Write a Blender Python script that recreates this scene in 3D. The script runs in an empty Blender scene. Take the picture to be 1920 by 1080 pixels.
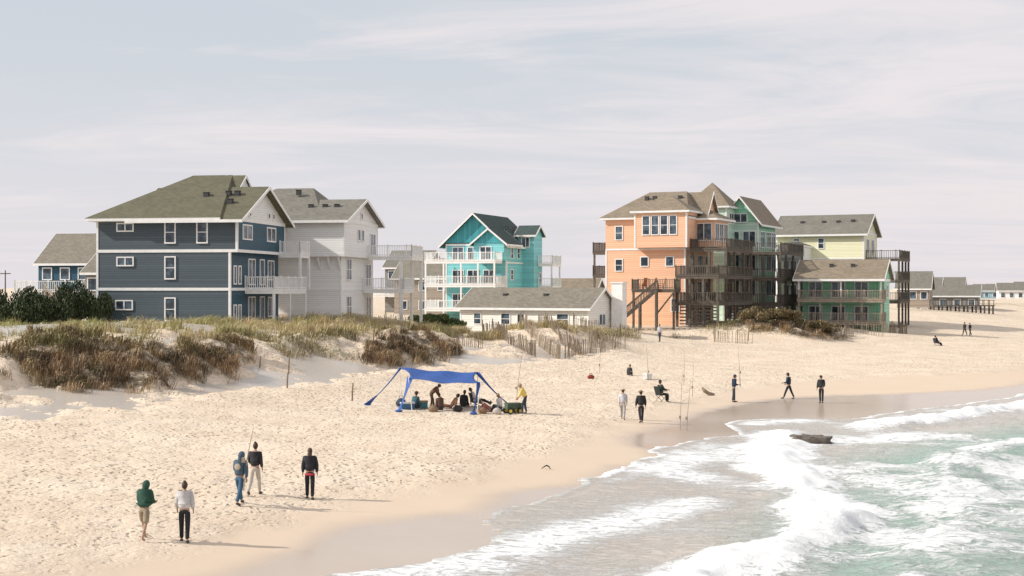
import bpy, math, random, numpy as np
from mathutils import Vector, Matrix
random.seed(7); rng=np.random.default_rng(7)
SC=bpy.context.scene; COL=SC.collection
F=2666.7; CZ=7.2
# ---------- survey helpers (bearing + distance -> world metres) ----------
def at(px,d): return ((px-960)/F*d, d)
def onz(px,py,z):
    d=F*(CZ-z)/(py-540); return ((px-960)/F*d, d)
# ---------- noise ----------
def hsh(i,j,s):
    n=(i*374761393+j*668265263+s*1442695041)&0x7fffffff
    n=((n^(n>>13))*1274126177)&0x7fffffff
    n=(n^(n>>16))&0xffff
    return n/65535.0
def vnoise(x,y,s=0):
    xi=np.floor(x).astype(np.int64); yi=np.floor(y).astype(np.int64)
    fx=x-xi; fy=y-yi; fx=fx*fx*(3-2*fx); fy=fy*fy*(3-2*fy)
    a=hsh(xi,yi,s);b=hsh(xi+1,yi,s);c=hsh(xi,yi+1,s);d=hsh(xi+1,yi+1,s)
    return (a*(1-fx)+b*fx)*(1-fy)+(c*(1-fx)+d*fx)*fy
def fbm(x,y,o=4,s=0):
    r=0;a=.5;t=0
    for k in range(o):
        r=r+a*vnoise(x*2**k,y*2**k,s+k*17); t+=a; a*=.5
    return r/t
def sstep(a,b,x):
    t=np.clip((x-a)/(b-a),0,1); return t*t*(3-2*t)
def chaikin(p,it=2):
    for _ in range(it):
        q=[p[0]]
        for (a,b),(c,d) in zip(p[:-1],p[1:]): q+=[(a*.75+c*.25,b*.75+d*.25),(a*.25+c*.75,b*.25+d*.75)]
        p=q+[p[-1]]
    return p
# ---------- terrain survey ----------
swash_px=[(300,1160),(545,1085),(700,1064),(830,1046),(910,1012),(915,978),(960,950),(1100,905),(1225,862),(1225,842),(1290,826),(1400,812),(1345,792),(1450,784),(1600,786),(1680,772),(1920,742)]
swash=[(-40,-60),(-18,5),(-12,20)]+[onz(a,b,.03) for a,b in swash_px]+[(48,116),(75,160),(120,240),(220,400),(500,900),(1200,2600)]
wet_px=[(330,1100),(390,1078),(560,1030),(600,992),(760,968),(905,953),(920,925),(1090,903),(1105,884),(1225,860),(1215,845),(1140,828),(1230,802),(1330,765),(1480,742),(1700,738),(1920,726)]
wet=[(-44,-60),(-21,5),(-13,20)]+[onz(a,b,.15) for a,b in wet_px]+[(48,124),(72,168),(114,246),(212,405),(492,904),(1190,2600)]
damp_px=[(80,1085),(330,1022),(600,948),(850,902),(1000,852),(1130,806),(1230,768),(1400,724),(1600,710),(1920,698)]
damp=[(-50,-60),(-25,5),(-18,20)]+[onz(a,b,.42) for a,b in damp_px]+[(60,150),(100,230),(200,420),(480,910),(1180,2600)]
ctrl=[]
for p in swash: ctrl.append((*p,.03))
for p in wet: ctrl.append((*p,.15))
for p in damp: ctrl.append((*p,.42))
swash=chaikin(swash);wet=chaikin(wet);damp=chaikin(damp,1)
for a,b,z in [(0,1075,.8),(0,950,1.0),(0,860,1.25),(200,900,.9),(100,840,1.2),(300,850,1.05),(600,850,.75),(450,800,.95),(750,800,.7),(885,782,.55),(1000,770,.6),
  (-150,810,1.5),(0,800,1.5),(80,790,1.5),(230,772,1.5),(400,748,1.4),(480,736,1.35),(650,735,1.15),(740,712,1.2),(840,700,1.2),(950,700,1.1),(1060,692,1.1),(1190,662,1.2),(1300,642,1.25),(1420,650,1.2),(1550,640,1.2),(1650,640,1.2),
  (1100,740,.75),(1240,700,.8),(1400,690,.75),(1600,670,.9),(1800,660,.9),(1810,629,1.2),(1920,640,1.0)]:
    ctrl.append((*onz(a,b,z),z))
for a,d,z in [(-250,84,3.9),(0,82,3.8),(130,84,3.9),(250,87,4.1),(340,89,4.0),(400,94,4.0),(500,102,4.2),(600,109,3.9),(560,97,2.7),(640,112,3.6),(700,112,3.2),(760,119,3.6),(840,121,2.6),(900,130,2.4),(1040,131,3.7),(980,128,3.0),(930,142,2.35),(870,152,2.5),(1110,135,3.0),(1180,148,2.7),(1300,158,2.6),(1400,164,3.0),(1480,160,3.0),(1560,168,2.5),(1650,178,1.7),(1700,190,1.8),(1760,232,3.4),(1850,280,4.0),(1920,340,4.6),
  (0,115,4.1),(0,150,4.2),(-400,130,4.2),(300,118,4.3),(445,118,4.35),(560,128,4.3),(645,134,4.2),(760,150,3.5),(893,190,2.8),(1000,152,2.4),(1100,150,2.5),(1285,165,2.9),(1420,180,2.8),(1650,190,1.8),(1560,205,2.4),(1800,320,4.6),(1000,260,3),(400,260,4),(1500,300,3)]:
    ctrl.append((*at(a,d),z))
ctrl+=[(10,22,-.8),(14,32,-.8),(20,45,-.9),(20,62,-.6),(30,72,-.7),(50,92,-.9),(70,60,-2),(90,110,-1.8),(150,200,-2),(30,0,-2),(40,30,-1.8),(300,300,-3),(1500,900,-5),(100,-60,-4),
  (-200,100,4),(-200,300,3.5),(-60,40,2.6),(-60,0,2),(-40,70,2.6),(0,700,3),(-800,1600,3),(400,1600,3),(-1500,600,3),(1100,3500,3),(-1500,3500,3)]
C=np.array(ctrl,float); S0=60.
def tk(r2): return .5*r2*np.log(r2+1e-9)
n=len(C); X=C[:,:2]/S0
D2=((X[:,None]-X[None])**2).sum(-1)
A=np.zeros((n+3,n+3)); A[:n,:n]=tk(D2)+np.eye(n)*.003
A[:n,n]=1;A[:n,n+1:]=X;A[n,:n]=1;A[n+1:,:n]=X.T
W=np.linalg.solve(A,np.concatenate([C[:,2],[0,0,0]]))
def tps(x,y):
    x=np.asarray(x,float)/S0;y=np.asarray(y,float)/S0
    r=W[n]+W[n+1]*x+W[n+2]*y
    for i in range(n):
        r=r+W[i]*tk((x-X[i,0])**2+(y-X[i,1])**2)
    return np.clip(r,-6,5.2)
def pdist(x,y,pl):
    best=np.full(np.shape(x),1e9)
    for (a,b),(c,d) in zip(pl[:-1],pl[1:]):
        dx,dy=c-a,d-b; t=np.clip(((x-a)*dx+(y-b)*dy)/(dx*dx+dy*dy+1e-9),0,1)
        best=np.minimum(best,(x-a-t*dx)**2+(y-b-t*dy)**2)
    return np.sqrt(best)
def sdist(x,y,pl):   # positive on the sea side
    poly=pl+[(5000,pl[-1][1]),(5000,pl[0][1])]
    ins=np.zeros(np.shape(x),bool)
    for (a,b),(c,d) in zip(poly,poly[1:]+poly[:1]):
        if b==d: continue
        cr=((b>y)!=(d>y))&(x<(c-a)*(y-b)/(d-b)+a); ins^=cr
    return np.where(ins,1,-1)*pdist(x,y,pl)
BL=[(-150,98,12,13,0),(-40,98,9,15,0),(60,97,9,14,0),(160,98,8,13,0),(260,102,7,14,0),(340,103,7,13,0),(430,108,6,11,0),(520,112,5,10,0),(600,114,5,9,0),(640,122,5,10,0),(720,128,5,11,0),(800,136,4,10,0),(480,98,1.7,2.4,2),(540,98,2.4,2.6,2),(600,101,2.4,2.6,2),(640,106,1.8,2.4,2),(430,97,1.4,2.0,2),(260,86,2.4,1.6,2),(30,84,1.6,1.6,2),
 (1040,132,4.4,3.4,0),(970,136,3,4,0),(1110,140,3.4,3,0),(890,128,2.6,3,0),(1430,159,4,2.5,1),(1500,157,3.4,2.5,1),(1560,161,2,2,2),(1350,159,3,1.6,2),(1260,155,2,1,2),(1180,146,2,1.5,2),(1400,163,5,2.5,0),(1760,236,8,5,0),(1850,285,9,6,0),
 (85,77.5,1.9,3.8,1),(170,77.5,2.5,4.8,1),(120,81.5,2.8,3.4,1),(225,80,1.4,3.4,1),(292,80,1.7,5.4,1),(345,82,2.1,5.0,1),(400,85,1.8,4.8,1),(440,88,1,2.6,1),(725,105,1.8,5.0,1),(790,108.5,2.0,5,1),(838,112,1.2,3.4,1)]
def blobs(x,y):
    k=[np.zeros(np.shape(x)) for _ in range(3)]
    nz=(fbm(x*.5,y*.5,3,5)-.5)*1.3
    for px,d,rx,ry,t in BL:
        cx,cy=at(px,d); r=np.sqrt(((x-cx)/rx)**2+((y-cy)/ry)**2)+nz
        k[t]=np.maximum(k[t],1-sstep(.7,1.1,r))
    return k
def fields(x,y,bumps=True):
    x=np.asarray(x,float);y=np.asarray(y,float)
    z=tps(x,y)
    sw=sdist(x,y,wet); sd=sdist(x,y,damp)
    g,b,o=blobs(x,y)
    wob=(fbm(x*.8,y*.8,3,3)-.5)*1.4
    wetm=sstep(-.8,.9,sw+wob*.5)
    foot=1-sstep(-1.6,1.1,sd+wob*1.5)
    near=1-sstep(180,260,np.hypot(x,y))
    if bumps:
        # steepen the dune face into an eroded bank
        m=sstep(1.3,1.7,z)*(1-sstep(14,24,x))*(1-sstep(122,138,y))
        t=(z-1.35)/2.5+(fbm(x*.22,y*.22,3,13)-.5)*.5*m
        zz=1.35+2.5*(sstep(.2,.8,t)*.82+.18*t)
        z=z+(np.maximum(zz,z*.0+1.3)-z)*m*.9
        z=z+m*((fbm(x*.9,y*.9,4,27)-.5)*.6)
        z=z+foot*near*((fbm(x*1.8,y*1.8,3,11)-.5)*.12+(fbm(x*.25,y*.25,2,31)-.5)*.25)
        inland=sstep(2.2,3.4,z)*near*(1-.6*sstep(-8,0,x))
        z=z+inland*((fbm(x*.18,y*.18,3,21)-.5)*1.2+(fbm(x*.7,y*.7,3,23)-.5)*.6)+ b*.45*(.5+fbm(x*.7,y*.7,3,9))+o*.15
    return z,wetm,np.maximum(np.maximum(g,o),b),foot,b
def gz(x,y): return float(fields(np.array([x]),np.array([y]))[0][0])
def hit(px,py):
    d=np.linspace(30,420,3000); x=(px-960)/F*d; z=fields(x,d)[0]
    ray=CZ-(py-540)/F*d; i=int(np.argmax(ray<=z)); return x[i],d[i],z[i]
# ---------- mesh builder ----------
class MB:
    def __init__(s): s.v=[];s.f=[];s.m=[];s.n=0
    def add(s,v,f,m=0):
        b=s.n; s.v+=[tuple(p) for p in v]; s.n+=len(v)
        s.f+=[tuple(i+b for i in q) for q in f]; s.m+=([m]*len(f) if isinstance(m,int) else list(m)); return s
    def box(s,x0,x1,y0,y1,z0,z1,m=0,mx=None):
        v=[(x,y,z) for x in(x0,x1) for y in(y0,y1) for z in(z0,z1)]
        f=[(0,1,3,2),(4,6,7,5),(0,4,5,1),(2,3,7,6),(0,2,6,4),(1,5,7,3)]
        mm=[m]*6
        if mx is not None: mm[1]=mx
        return s.add(v,f,mm)
    def prism(s,poly,ax,a0,a1,m=0):
        def P(u,w,a): return (a,u,w) if ax=='x' else (u,a,w)
        k=len(poly); v=[P(u,w,a0) for u,w in poly]+[P(u,w,a1) for u,w in poly]
        f=[tuple(range(k)),tuple(range(2*k-1,k-1,-1))]+[(i,(i+1)%k,k+(i+1)%k,k+i) for i in range(k)]
        return s.add(v,f,m)
    def beam(s,p,q,w,h=None,m=0):
        p=Vector(p);q=Vector(q);h=h or w;d=(q-p).normalized()
        u=d.cross(Vector((0,0,1)))
        if u.length<1e-3:u=Vector((1,0,0))
        u.normalize();t=u.cross(d)
        v=[c+u*a*w/2+t*b*h/2 for c in(p,q) for a,b in((-1,-1),(1,-1),(1,1),(-1,1))]
        return s.add(v,[(0,1,2,3),(4,7,6,5),(0,4,5,1),(1,5,6,2),(2,6,7,3),(3,7,4,0)],m)
    def tube(s,pts,rad,k=7,m=0):
        v=[];f=[];pts=[Vector(p) for p in pts]
        for i,p in enumerate(pts):
            d=(pts[min(i+1,len(pts)-1)]-pts[max(i-1,0)]).normalized()
            u=d.cross(Vector((0.13,.21,1))).normalized();t=u.cross(d)
            for j in range(k):
                a=2*math.pi*j/k; v.append(p+(u*math.cos(a)+t*math.sin(a))*rad[i])
        for i in range(len(pts)-1):
            for j in range(k): f.append((i*k+j,i*k+(j+1)%k,(i+1)*k+(j+1)%k,(i+1)*k+j))
        f.append(tuple(range(k-1,-1,-1)));f.append(tuple(range((len(pts)-1)*k,len(pts)*k)))
        return s.add(v,f,m)
    def ell(s,c,r,R=None,m=0,n=12,fn=None):
        c=Vector(c);v=[];f=[];h=n//2+2
        for i in range(1,h):
            th=math.pi*i/h
            for j in range(n):
                a=2*math.pi*j/n;p=Vector((math.sin(th)*math.cos(a),math.sin(th)*math.sin(a),math.cos(th)))
                if fn:p=fn(p)
                p=Vector((p.x*r[0],p.y*r[1],p.z*r[2]))
                if R:p=R@p
                v.append(c+p)
        for i in range(h-2):
            for j in range(n): f.append((i*n+j,(i+1)*n+j,(i+1)*n+(j+1)%n,i*n+(j+1)%n))
        tp=Vector((0,0,1));bt=Vector((0,0,-1))
        if fn:tp=fn(tp);bt=fn(bt)
        tp=Vector((tp.x*r[0],tp.y*r[1],tp.z*r[2]));bt=Vector((bt.x*r[0],bt.y*r[1],bt.z*r[2]))
        if R:tp=R@tp;bt=R@bt
        v+= [c+tp,c+bt];a=len(v)-2
        for j in range(n):
            f.append((a,j,(j+1)%n));f.append((a+1,(h-2)*n+(j+1)%n,(h-2)*n+j))
        return s.add(v,f,m)
    def mesh(s,name,mats,smooth=False):
        me=bpy.data.meshes.new(name);me.from_pydata(s.v,[],s.f)
        for q in mats: me.materials.append(q)
        me.polygons.foreach_set('material_index',s.m)
        import bmesh
        bm=bmesh.new();bm.from_mesh(me);bmesh.ops.recalc_face_normals(bm,faces=bm.faces);bm.to_mesh(me);bm.free()
        if smooth: me.polygons.foreach_set('use_smooth',[True]*len(me.polygons))
        me.update();return me
    def obj(s,name,mats,parent=None,loc=(0,0,0),smooth=False):
        return mkobj(name,s.mesh(name,mats,smooth),parent,loc)
def mkobj(name,data,parent=None,loc=(0,0,0),rz=0):
    o=bpy.data.objects.new(name,data);COL.objects.link(o);o.location=loc;o.rotation_euler=(0,0,rz)
    if parent:o.parent=parent
    return o
def tag(o,label,cat,group=None):
    o['label']=label;o['category']=cat
    if group:o['group']=group
    return o
# ---------- materials ----------
def nm(name):
    m=bpy.data.materials.new(name);m.use_nodes=True;nt=m.node_tree;b=nt.nodes['Principled BSDF'];return m,nt,b
def N(nt,t,**k):
    q=nt.nodes.new(t)
    for a,v in k.items():setattr(q,a,v)
    return q
def rgb(c): return (*c,1)
def mixc(nt,fac,a,b):
    q=N(nt,'ShaderNodeMix',data_type='RGBA')
    for s,v in((0,fac),(6,a),(7,b)):
        if hasattr(v,'is_output'): nt.links.new(v,q.inputs[s])
        else: q.inputs[s].default_value=v if s==0 else rgb(v)
    return q.outputs[2]
def math_(nt,op,a,b=None,c=None,clamp=False):
    q=N(nt,'ShaderNodeMath',operation=op,use_clamp=clamp)
    for i,v in enumerate((a,b,c)):
        if v is None:continue
        if hasattr(v,'is_output'):nt.links.new(v,q.inputs[i])
        else:q.inputs[i].default_value=v
    return q.outputs[0]
def noise(nt,vec,sc,det=4,rough=.55,dist=0):
    q=N(nt,'ShaderNodeTexNoise');q.inputs['Scale'].default_value=sc;q.inputs['Detail'].default_value=det;q.inputs['Roughness'].default_value=rough;q.inputs['Distortion'].default_value=dist
    if vec is not None:nt.links.new(vec,q.inputs['Vector'])
    return q.outputs['Fac']
def ramp(nt,v,a,b):
    q=N(nt,'ShaderNodeMapRange',interpolation_type='SMOOTHSTEP');nt.links.new(v,q.inputs[0]);q.inputs[1].default_value=a;q.inputs[2].default_value=b;return q.outputs[0]
def bump(nt,b,h,st=.5,dist=.02):
    q=N(nt,'ShaderNodeBump');q.inputs['Strength'].default_value=st;q.inputs['Distance'].default_value=dist
    nt.links.new(h,q.inputs['Height']);nt.links.new(q.outputs[0],b.inputs['Normal'])
def paint(name,c,rough=.6,var=.25,sc=3,bs=.15,dark=None):
    m,nt,b=nm(name);tc=N(nt,'ShaderNodeTexCoord').outputs['Object']
    f=noise(nt,tc,sc,5,.65); g=noise(nt,tc,sc*9,3)
    f2=math_(nt,'MULTIPLY_ADD',f,.7,math_(nt,'MULTIPLY',g,.3))
    d=tuple(x*(1-var) for x in c) if dark is None else dark; l=tuple(min(.9,x*(1+var*.5)) for x in c)
    nt.links.new(mixc(nt,ramp(nt,f2,.32,.68),d,l),b.inputs['Base Color'])
    b.inputs['Roughness'].default_value=rough
    bump(nt,b,g,bs,.02);return m
def siding(name,c,per=.2,vertical=False,var=.12):
    m,nt,b=nm(name);tc=N(nt,'ShaderNodeTexCoord').outputs['Object']
    sp=N(nt,'ShaderNodeSeparateXYZ');nt.links.new(tc,sp.inputs[0])
    zz=sp.outputs[2] if not vertical else math_(nt,'ADD',sp.outputs[0],sp.outputs[1])
    z=math_(nt,'DIVIDE',zz,per);fr=math_(nt,'FRACT',z);fl=math_(nt,'FLOOR',z)
    wn=N(nt,'ShaderNodeTexWhiteNoise',noise_dimensions='1D');nt.links.new(fl,wn.inputs['W'])
    f=noise(nt,tc,.9,6,.7); st=noise(nt,tc,7,3)
    a=math_(nt,'MULTIPLY_ADD',wn.outputs[0],.45,math_(nt,'MULTIPLY_ADD',f,.5,math_(nt,'MULTIPLY',st,.2)))
    col=mixc(nt,ramp(nt,a,.2,.9),tuple(x*(1-var*1.6) for x in c),tuple(min(.88,x*(1+var)) for x in c))
    gap=math_(nt,'GREATER_THAN',fr,.86)
    col=mixc(nt,math_(nt,'MULTIPLY',gap,.35),col,tuple(x*.45 for x in c))
    nt.links.new(col,b.inputs['Base Color']);b.inputs['Roughness'].default_value=.5
    bump(nt,b,math_(nt,'SUBTRACT',1.0,fr),.9,.025);return m
def shingle(name,c):
    m,nt,b=nm(name);tc=N(nt,'ShaderNodeTexCoord').outputs['Object']
    sp=N(nt,'ShaderNodeSeparateXYZ');nt.links.new(tc,sp.inputs[0])
    z=math_(nt,'DIVIDE',sp.outputs[2],.11);fr=math_(nt,'FRACT',z);fl=math_(nt,'FLOOR',z)
    xx=math_(nt,'FLOOR',math_(nt,'MULTIPLY_ADD',math_(nt,'ADD',sp.outputs[0],sp.outputs[1]),3.,math_(nt,'MULTIPLY',fl,.37)))
    cm=N(nt,'ShaderNodeCombineXYZ');nt.links.new(xx,cm.inputs[0]);nt.links.new(fl,cm.inputs[1])
    wn=N(nt,'ShaderNodeTexWhiteNoise',noise_dimensions='3D');nt.links.new(cm.outputs[0],wn.inputs['Vector'])
    f=noise(nt,tc,.5,5,.55)
    a=math_(nt,'MULTIPLY_ADD',wn.outputs[0],.45,math_(nt,'MULTIPLY',f,.6))
    nt.links.new(mixc(nt,ramp(nt,a,.1,1.),tuple(x*.78 for x in c),tuple(x*1.2 for x in c)),b.inputs['Base Color'])
    b.inputs['Roughness'].default_value=.9;bump(nt,b,math_(nt,'SUBTRACT',1.,fr),.4,.02);return m
def glass(name,c):
    m,nt,b=nm(name);tc=N(nt,'ShaderNodeTexCoord').outputs['Object'];oi=N(nt,'ShaderNodeObjectInfo')
    va=N(nt,'ShaderNodeVectorMath',operation='ADD');nt.links.new(tc,va.inputs[0]);nt.links.new(oi.outputs['Location'],va.inputs[1])
    f=noise(nt,va.outputs[0],1.1,3)
    nt.links.new(mixc(nt,ramp(nt,f,.4,.65),c,tuple(x*3+.03 for x in c)),b.inputs['Base Color'])
    b.inputs['Roughness'].default_value=.08;bump(nt,b,noise(nt,va.outputs[0],.8,2),.05,.05);return m
M=dict(
 white=paint('white_paint',(.85,.84,.82),.5,.1,1.5), glass=glass('window_glass',(.03,.045,.06)),
 blue=siding('slate_blue_siding',(.066,.090,.106)), navy=siding('navy_and_shaded_blue_siding',(.010,.07,.115)),  # navy: a real dark house, also the slate house's east side in painted shade
 wsid=siding('white_siding',(.87,.855,.83),var=.04), teal=siding('teal_siding',(.22,.61,.64)), tealv=siding('teal_board',(.06,.36,.40),.35,True),
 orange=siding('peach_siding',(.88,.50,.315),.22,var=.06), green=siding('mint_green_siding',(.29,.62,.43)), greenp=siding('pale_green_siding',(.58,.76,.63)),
 yellow=siding('butter_siding',(.87,.82,.56),var=.05), cream=siding('cream_siding',(.85,.825,.76),.25,var=.05),grey=siding('grey_siding',(.24,.235,.22)),tan=siding('tan_siding',(.36,.29,.23)),
 skyb=siding('sky_blue_siding',(.3,.5,.6)),
 rolive=shingle('olive_shingle',(.125,.115,.070)), rgrey=shingle('grey_brown_shingle',(.215,.19,.15)), rdark=shingle('dark_green_shingle',(.05,.075,.07)),
 rbrown=shingle('brown_shingle',(.245,.195,.14)), rstone=shingle('stone_grey_shingle',(.19,.175,.145)),
 wood=paint('weathered_dark_wood',(.135,.112,.09),.85,.4,2.5), woodl=paint('weathered_light_wood',(.38,.31,.24),.85,.35,3),
 dark=paint('dark_metal',(.05,.05,.05),.6,.2), black=paint('black_rubber',(.02,.02,.02),.7,.2))
# ---------- world, sun, camera ----------
EL=math.radians(34); az=math.atan2(-.13,-1.0)
to_sun=Vector((math.cos(az)*math.cos(EL),math.sin(az)*math.cos(EL),math.sin(EL)))
w=bpy.data.worlds.new('World');SC.world=w;w.use_nodes=True;nt=w.node_tree;bg=nt.nodes['Background']
sky=N(nt,'ShaderNodeTexSky',sky_type='NISHITA',sun_disc=False,sun_elevation=EL,sun_rotation=math.atan2(to_sun.x,to_sun.y),air_density=1,dust_density=3,ozone_density=1)
tc=N(nt,'ShaderNodeTexCoord').outputs['Generated'];sp=N(nt,'ShaderNodeSeparateXYZ');nt.links.new(tc,sp.inputs[0])
el=math_(nt,'ADD',math_(nt,'MAXIMUM',sp.outputs[2],0.),.08)
cm=N(nt,'ShaderNodeCombineXYZ');nt.links.new(math_(nt,'DIVIDE',sp.outputs[0],el),cm.inputs[0]);nt.links.new(math_(nt,'DIVIDE',sp.outputs[1],el),cm.inputs[1])
mp=N(nt,'ShaderNodeMapping');mp.inputs['Scale'].default_value=(.6,1.1,1);mp.inputs['Rotation'].default_value=(0,0,.35);mp.inputs['Location'].default_value=(5.3,.4,0);nt.links.new(cm.outputs[0],mp.inputs[0])
c1=noise(nt,mp.outputs[0],1.3,9,.62,1.0);c2=noise(nt,mp.outputs[0],.4,3,.5)
cl=ramp(nt,math_(nt,'ADD',math_(nt,'MULTIPLY_ADD',c1,.6,math_(nt,'MULTIPLY',c2,.5)),math_(nt,'MULTIPLY',sp.outputs[0],.12)),.48,.70)
hz=ramp(nt,sp.outputs[2],.19,-.01)
base=mixc(nt,hz,(5.75,6.1,6.6),(7.3,7.0,7.35))
over=mixc(nt,math_(nt,'MULTIPLY',cl,.85),base,(8.1,7.45,7.55))
q=mixc(nt,.9,(0,0,0),over);nt.links.new(sky.outputs[0],q.node.inputs[6])
nt.links.new(q,bg.inputs[0]);bg.inputs[1].default_value=.115
sl=bpy.data.lights.new('sun','SUN');sl.energy=4.2;sl.angle=math.radians(1.5);sl.color=(1,.95,.87)
so=bpy.data.objects.new('sun',sl);COL.objects.link(so);so.rotation_euler=to_sun.to_track_quat('Z','Y').to_euler()
cd=bpy.data.cameras.new('camera');cam=bpy.data.objects.new('camera',cd);COL.objects.link(cam);cam.location=(0,0,CZ);cam.rotation_euler=(math.radians(90),0,0)
cd.lens=50;cd.sensor_width=36;cd.clip_end=9000;SC.camera=cam
SC.view_settings.view_transform='Standard';SC.view_settings.look='None';SC.view_settings.exposure=0
# ---------- ground ----------
def lines(segs):
    r=[]
    for a,b,s in segs: r+=list(np.arange(a,b,s))
    return np.array(r)
def sheet(name,xs,ys,zf,mat):
    Xg,Yg=np.meshgrid(xs,ys);x=Xg.ravel();y=Yg.ravel();z,attr=zf(x,y)
    nx,ny=len(xs),len(ys);me=bpy.data.meshes.new(name)
    i=np.arange(nx*ny).reshape(ny,nx);q=np.stack([i[:-1,:-1],i[:-1,1:],i[1:,1:],i[1:,:-1]],-1).reshape(-1,4)
    me.vertices.add(nx*ny);me.vertices.foreach_set('co',np.stack([x,y,z],-1).ravel())
    me.loops.add(q.size);me.loops.foreach_set('vertex_index',q.ravel())
    me.polygons.add(len(q));me.polygons.foreach_set('loop_start',np.arange(0,q.size,4));me.polygons.foreach_set('loop_total',np.full(len(q),4))
    me.polygons.foreach_set('use_smooth',np.ones(len(q),bool))
    me.update(calc_edges=True)
    at_=me.attributes.new('mask','FLOAT_COLOR','POINT');at_.data.foreach_set('color',attr.astype(np.float32).ravel())
    me.materials.append(mat);o=mkobj(name,me);o['kind']='structure';return o
def sand_mat():
    m,nt,b=nm('beach_sand');g=N(nt,'ShaderNodeNewGeometry').outputs['Position']
    a=N(nt,'ShaderNodeAttribute',attribute_name='mask');sp=N(nt,'ShaderNodeSeparateColor');nt.links.new(a.outputs['Color'],sp.inputs[0])
    wet,veg,foot=sp.outputs
    n1=noise(nt,g,.35,6,.6);n2=noise(nt,g,5,4,.6);n3=noise(nt,g,1.7,5,.65);n4=noise(nt,g,.13,3,.5)
    dry=mixc(nt,ramp(nt,n1,.3,.7),(.67,.535,.40),(.76,.63,.49))
    vo=N(nt,'ShaderNodeTexVoronoi',feature='SMOOTH_F1');vo.inputs['Scale'].default_value=3.5;vo.inputs['Smoothness'].default_value=.3
    wp=N(nt,'ShaderNodeVectorMath',operation='MULTIPLY_ADD');nz=N(nt,'ShaderNodeTexNoise');nz.inputs['Scale'].default_value=2.2;nt.links.new(g,nz.inputs[0])
    nt.links.new(nz.outputs['Color'],wp.inputs[0]);wp.inputs[1].default_value=(.6,.6,.1);nt.links.new(g,wp.inputs[2]);nt.links.new(wp.outputs[0],vo.inputs['Vector'])
    pit=ramp(nt,vo.outputs['Distance'],.05,.45)
    fden=math_(nt,'MULTIPLY',foot,math_(nt,'MULTIPLY_ADD',ramp(nt,n4,.35,.6),.5,.5))
    pit_shade=math_(nt,'MULTIPLY',math_(nt,'SUBTRACT',1.,pit),math_(nt,'MULTIPLY',fden,ramp(nt,n3,.3,.58)))
    dry=mixc(nt,math_(nt,'MULTIPLY',pit_shade,.7),dry,(.43,.315,.21))  # darker sand colour in the footprint pits, painting in their shade
    damp=mixc(nt,n1,(.63,.49,.36),(.69,.55,.42))
    col=mixc(nt,foot,damp,dry)
    wetc=mixc(nt,n1,(.49,.385,.295),(.57,.455,.36))
    col=mixc(nt,wet,col,wetc)
    vg=mixc(nt,ramp(nt,n3,.35,.65),(.38,.31,.18),(.21,.20,.09))
    vm=math_(nt,'MULTIPLY',veg,ramp(nt,n3,.35,.6))
    col=mixc(nt,math_(nt,'MULTIPLY',vm,.75),col,vg)
    scm=mixc(nt,ramp(nt,n2,.35,.65),(.06,.045,.03),(.24,.17,.11))
    col=mixc(nt,math_(nt,'MULTIPLY',math_(nt,'MULTIPLY',a.outputs['Alpha'],ramp(nt,n3,.33,.55)),.85),col,scm)
    nt.links.new(col,b.inputs['Base Color'])
    mr=N(nt,'ShaderNodeMapRange');nt.links.new(wet,mr.inputs[0]);mr.inputs[3].default_value=.92;mr.inputs[4].default_value=.2;nt.links.new(mr.outputs[0],b.inputs['Roughness'])
    h=math_(nt,'ADD',math_(nt,'MULTIPLY',math_(nt,'MULTIPLY',pit,fden),.085),math_(nt,'MULTIPLY',math_(nt,'MULTIPLY',n2,math_(nt,'ADD',foot,.02)),.07))
    bp=N(nt,'ShaderNodeBump');bp.inputs['Strength'].default_value=1;bp.inputs['Distance'].default_value=1.;nt.links.new(h,bp.inputs['Height']);nt.links.new(bp.outputs[0],b.inputs['Normal'])
    return m
xs=lines([(-3500,-300,200),(-300,-60,8),(-60,-32,.6),(-32,20,.17),(20,60,.4),(60,130,1.2),(130,400,9),(400,4200,200)])
ys=lines([(-60,20,6),(20,31,1),(31,60,.14),(60,130,.28),(130,250,1.),(250,500,6),(500,6001,250)])
def gf(x,y):
    z,wt,vg,ft,br=fields(x,y);return z,np.stack([wt,vg,ft,br],-1)
sheet('ground',xs,ys,gf,sand_mat())
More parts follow.
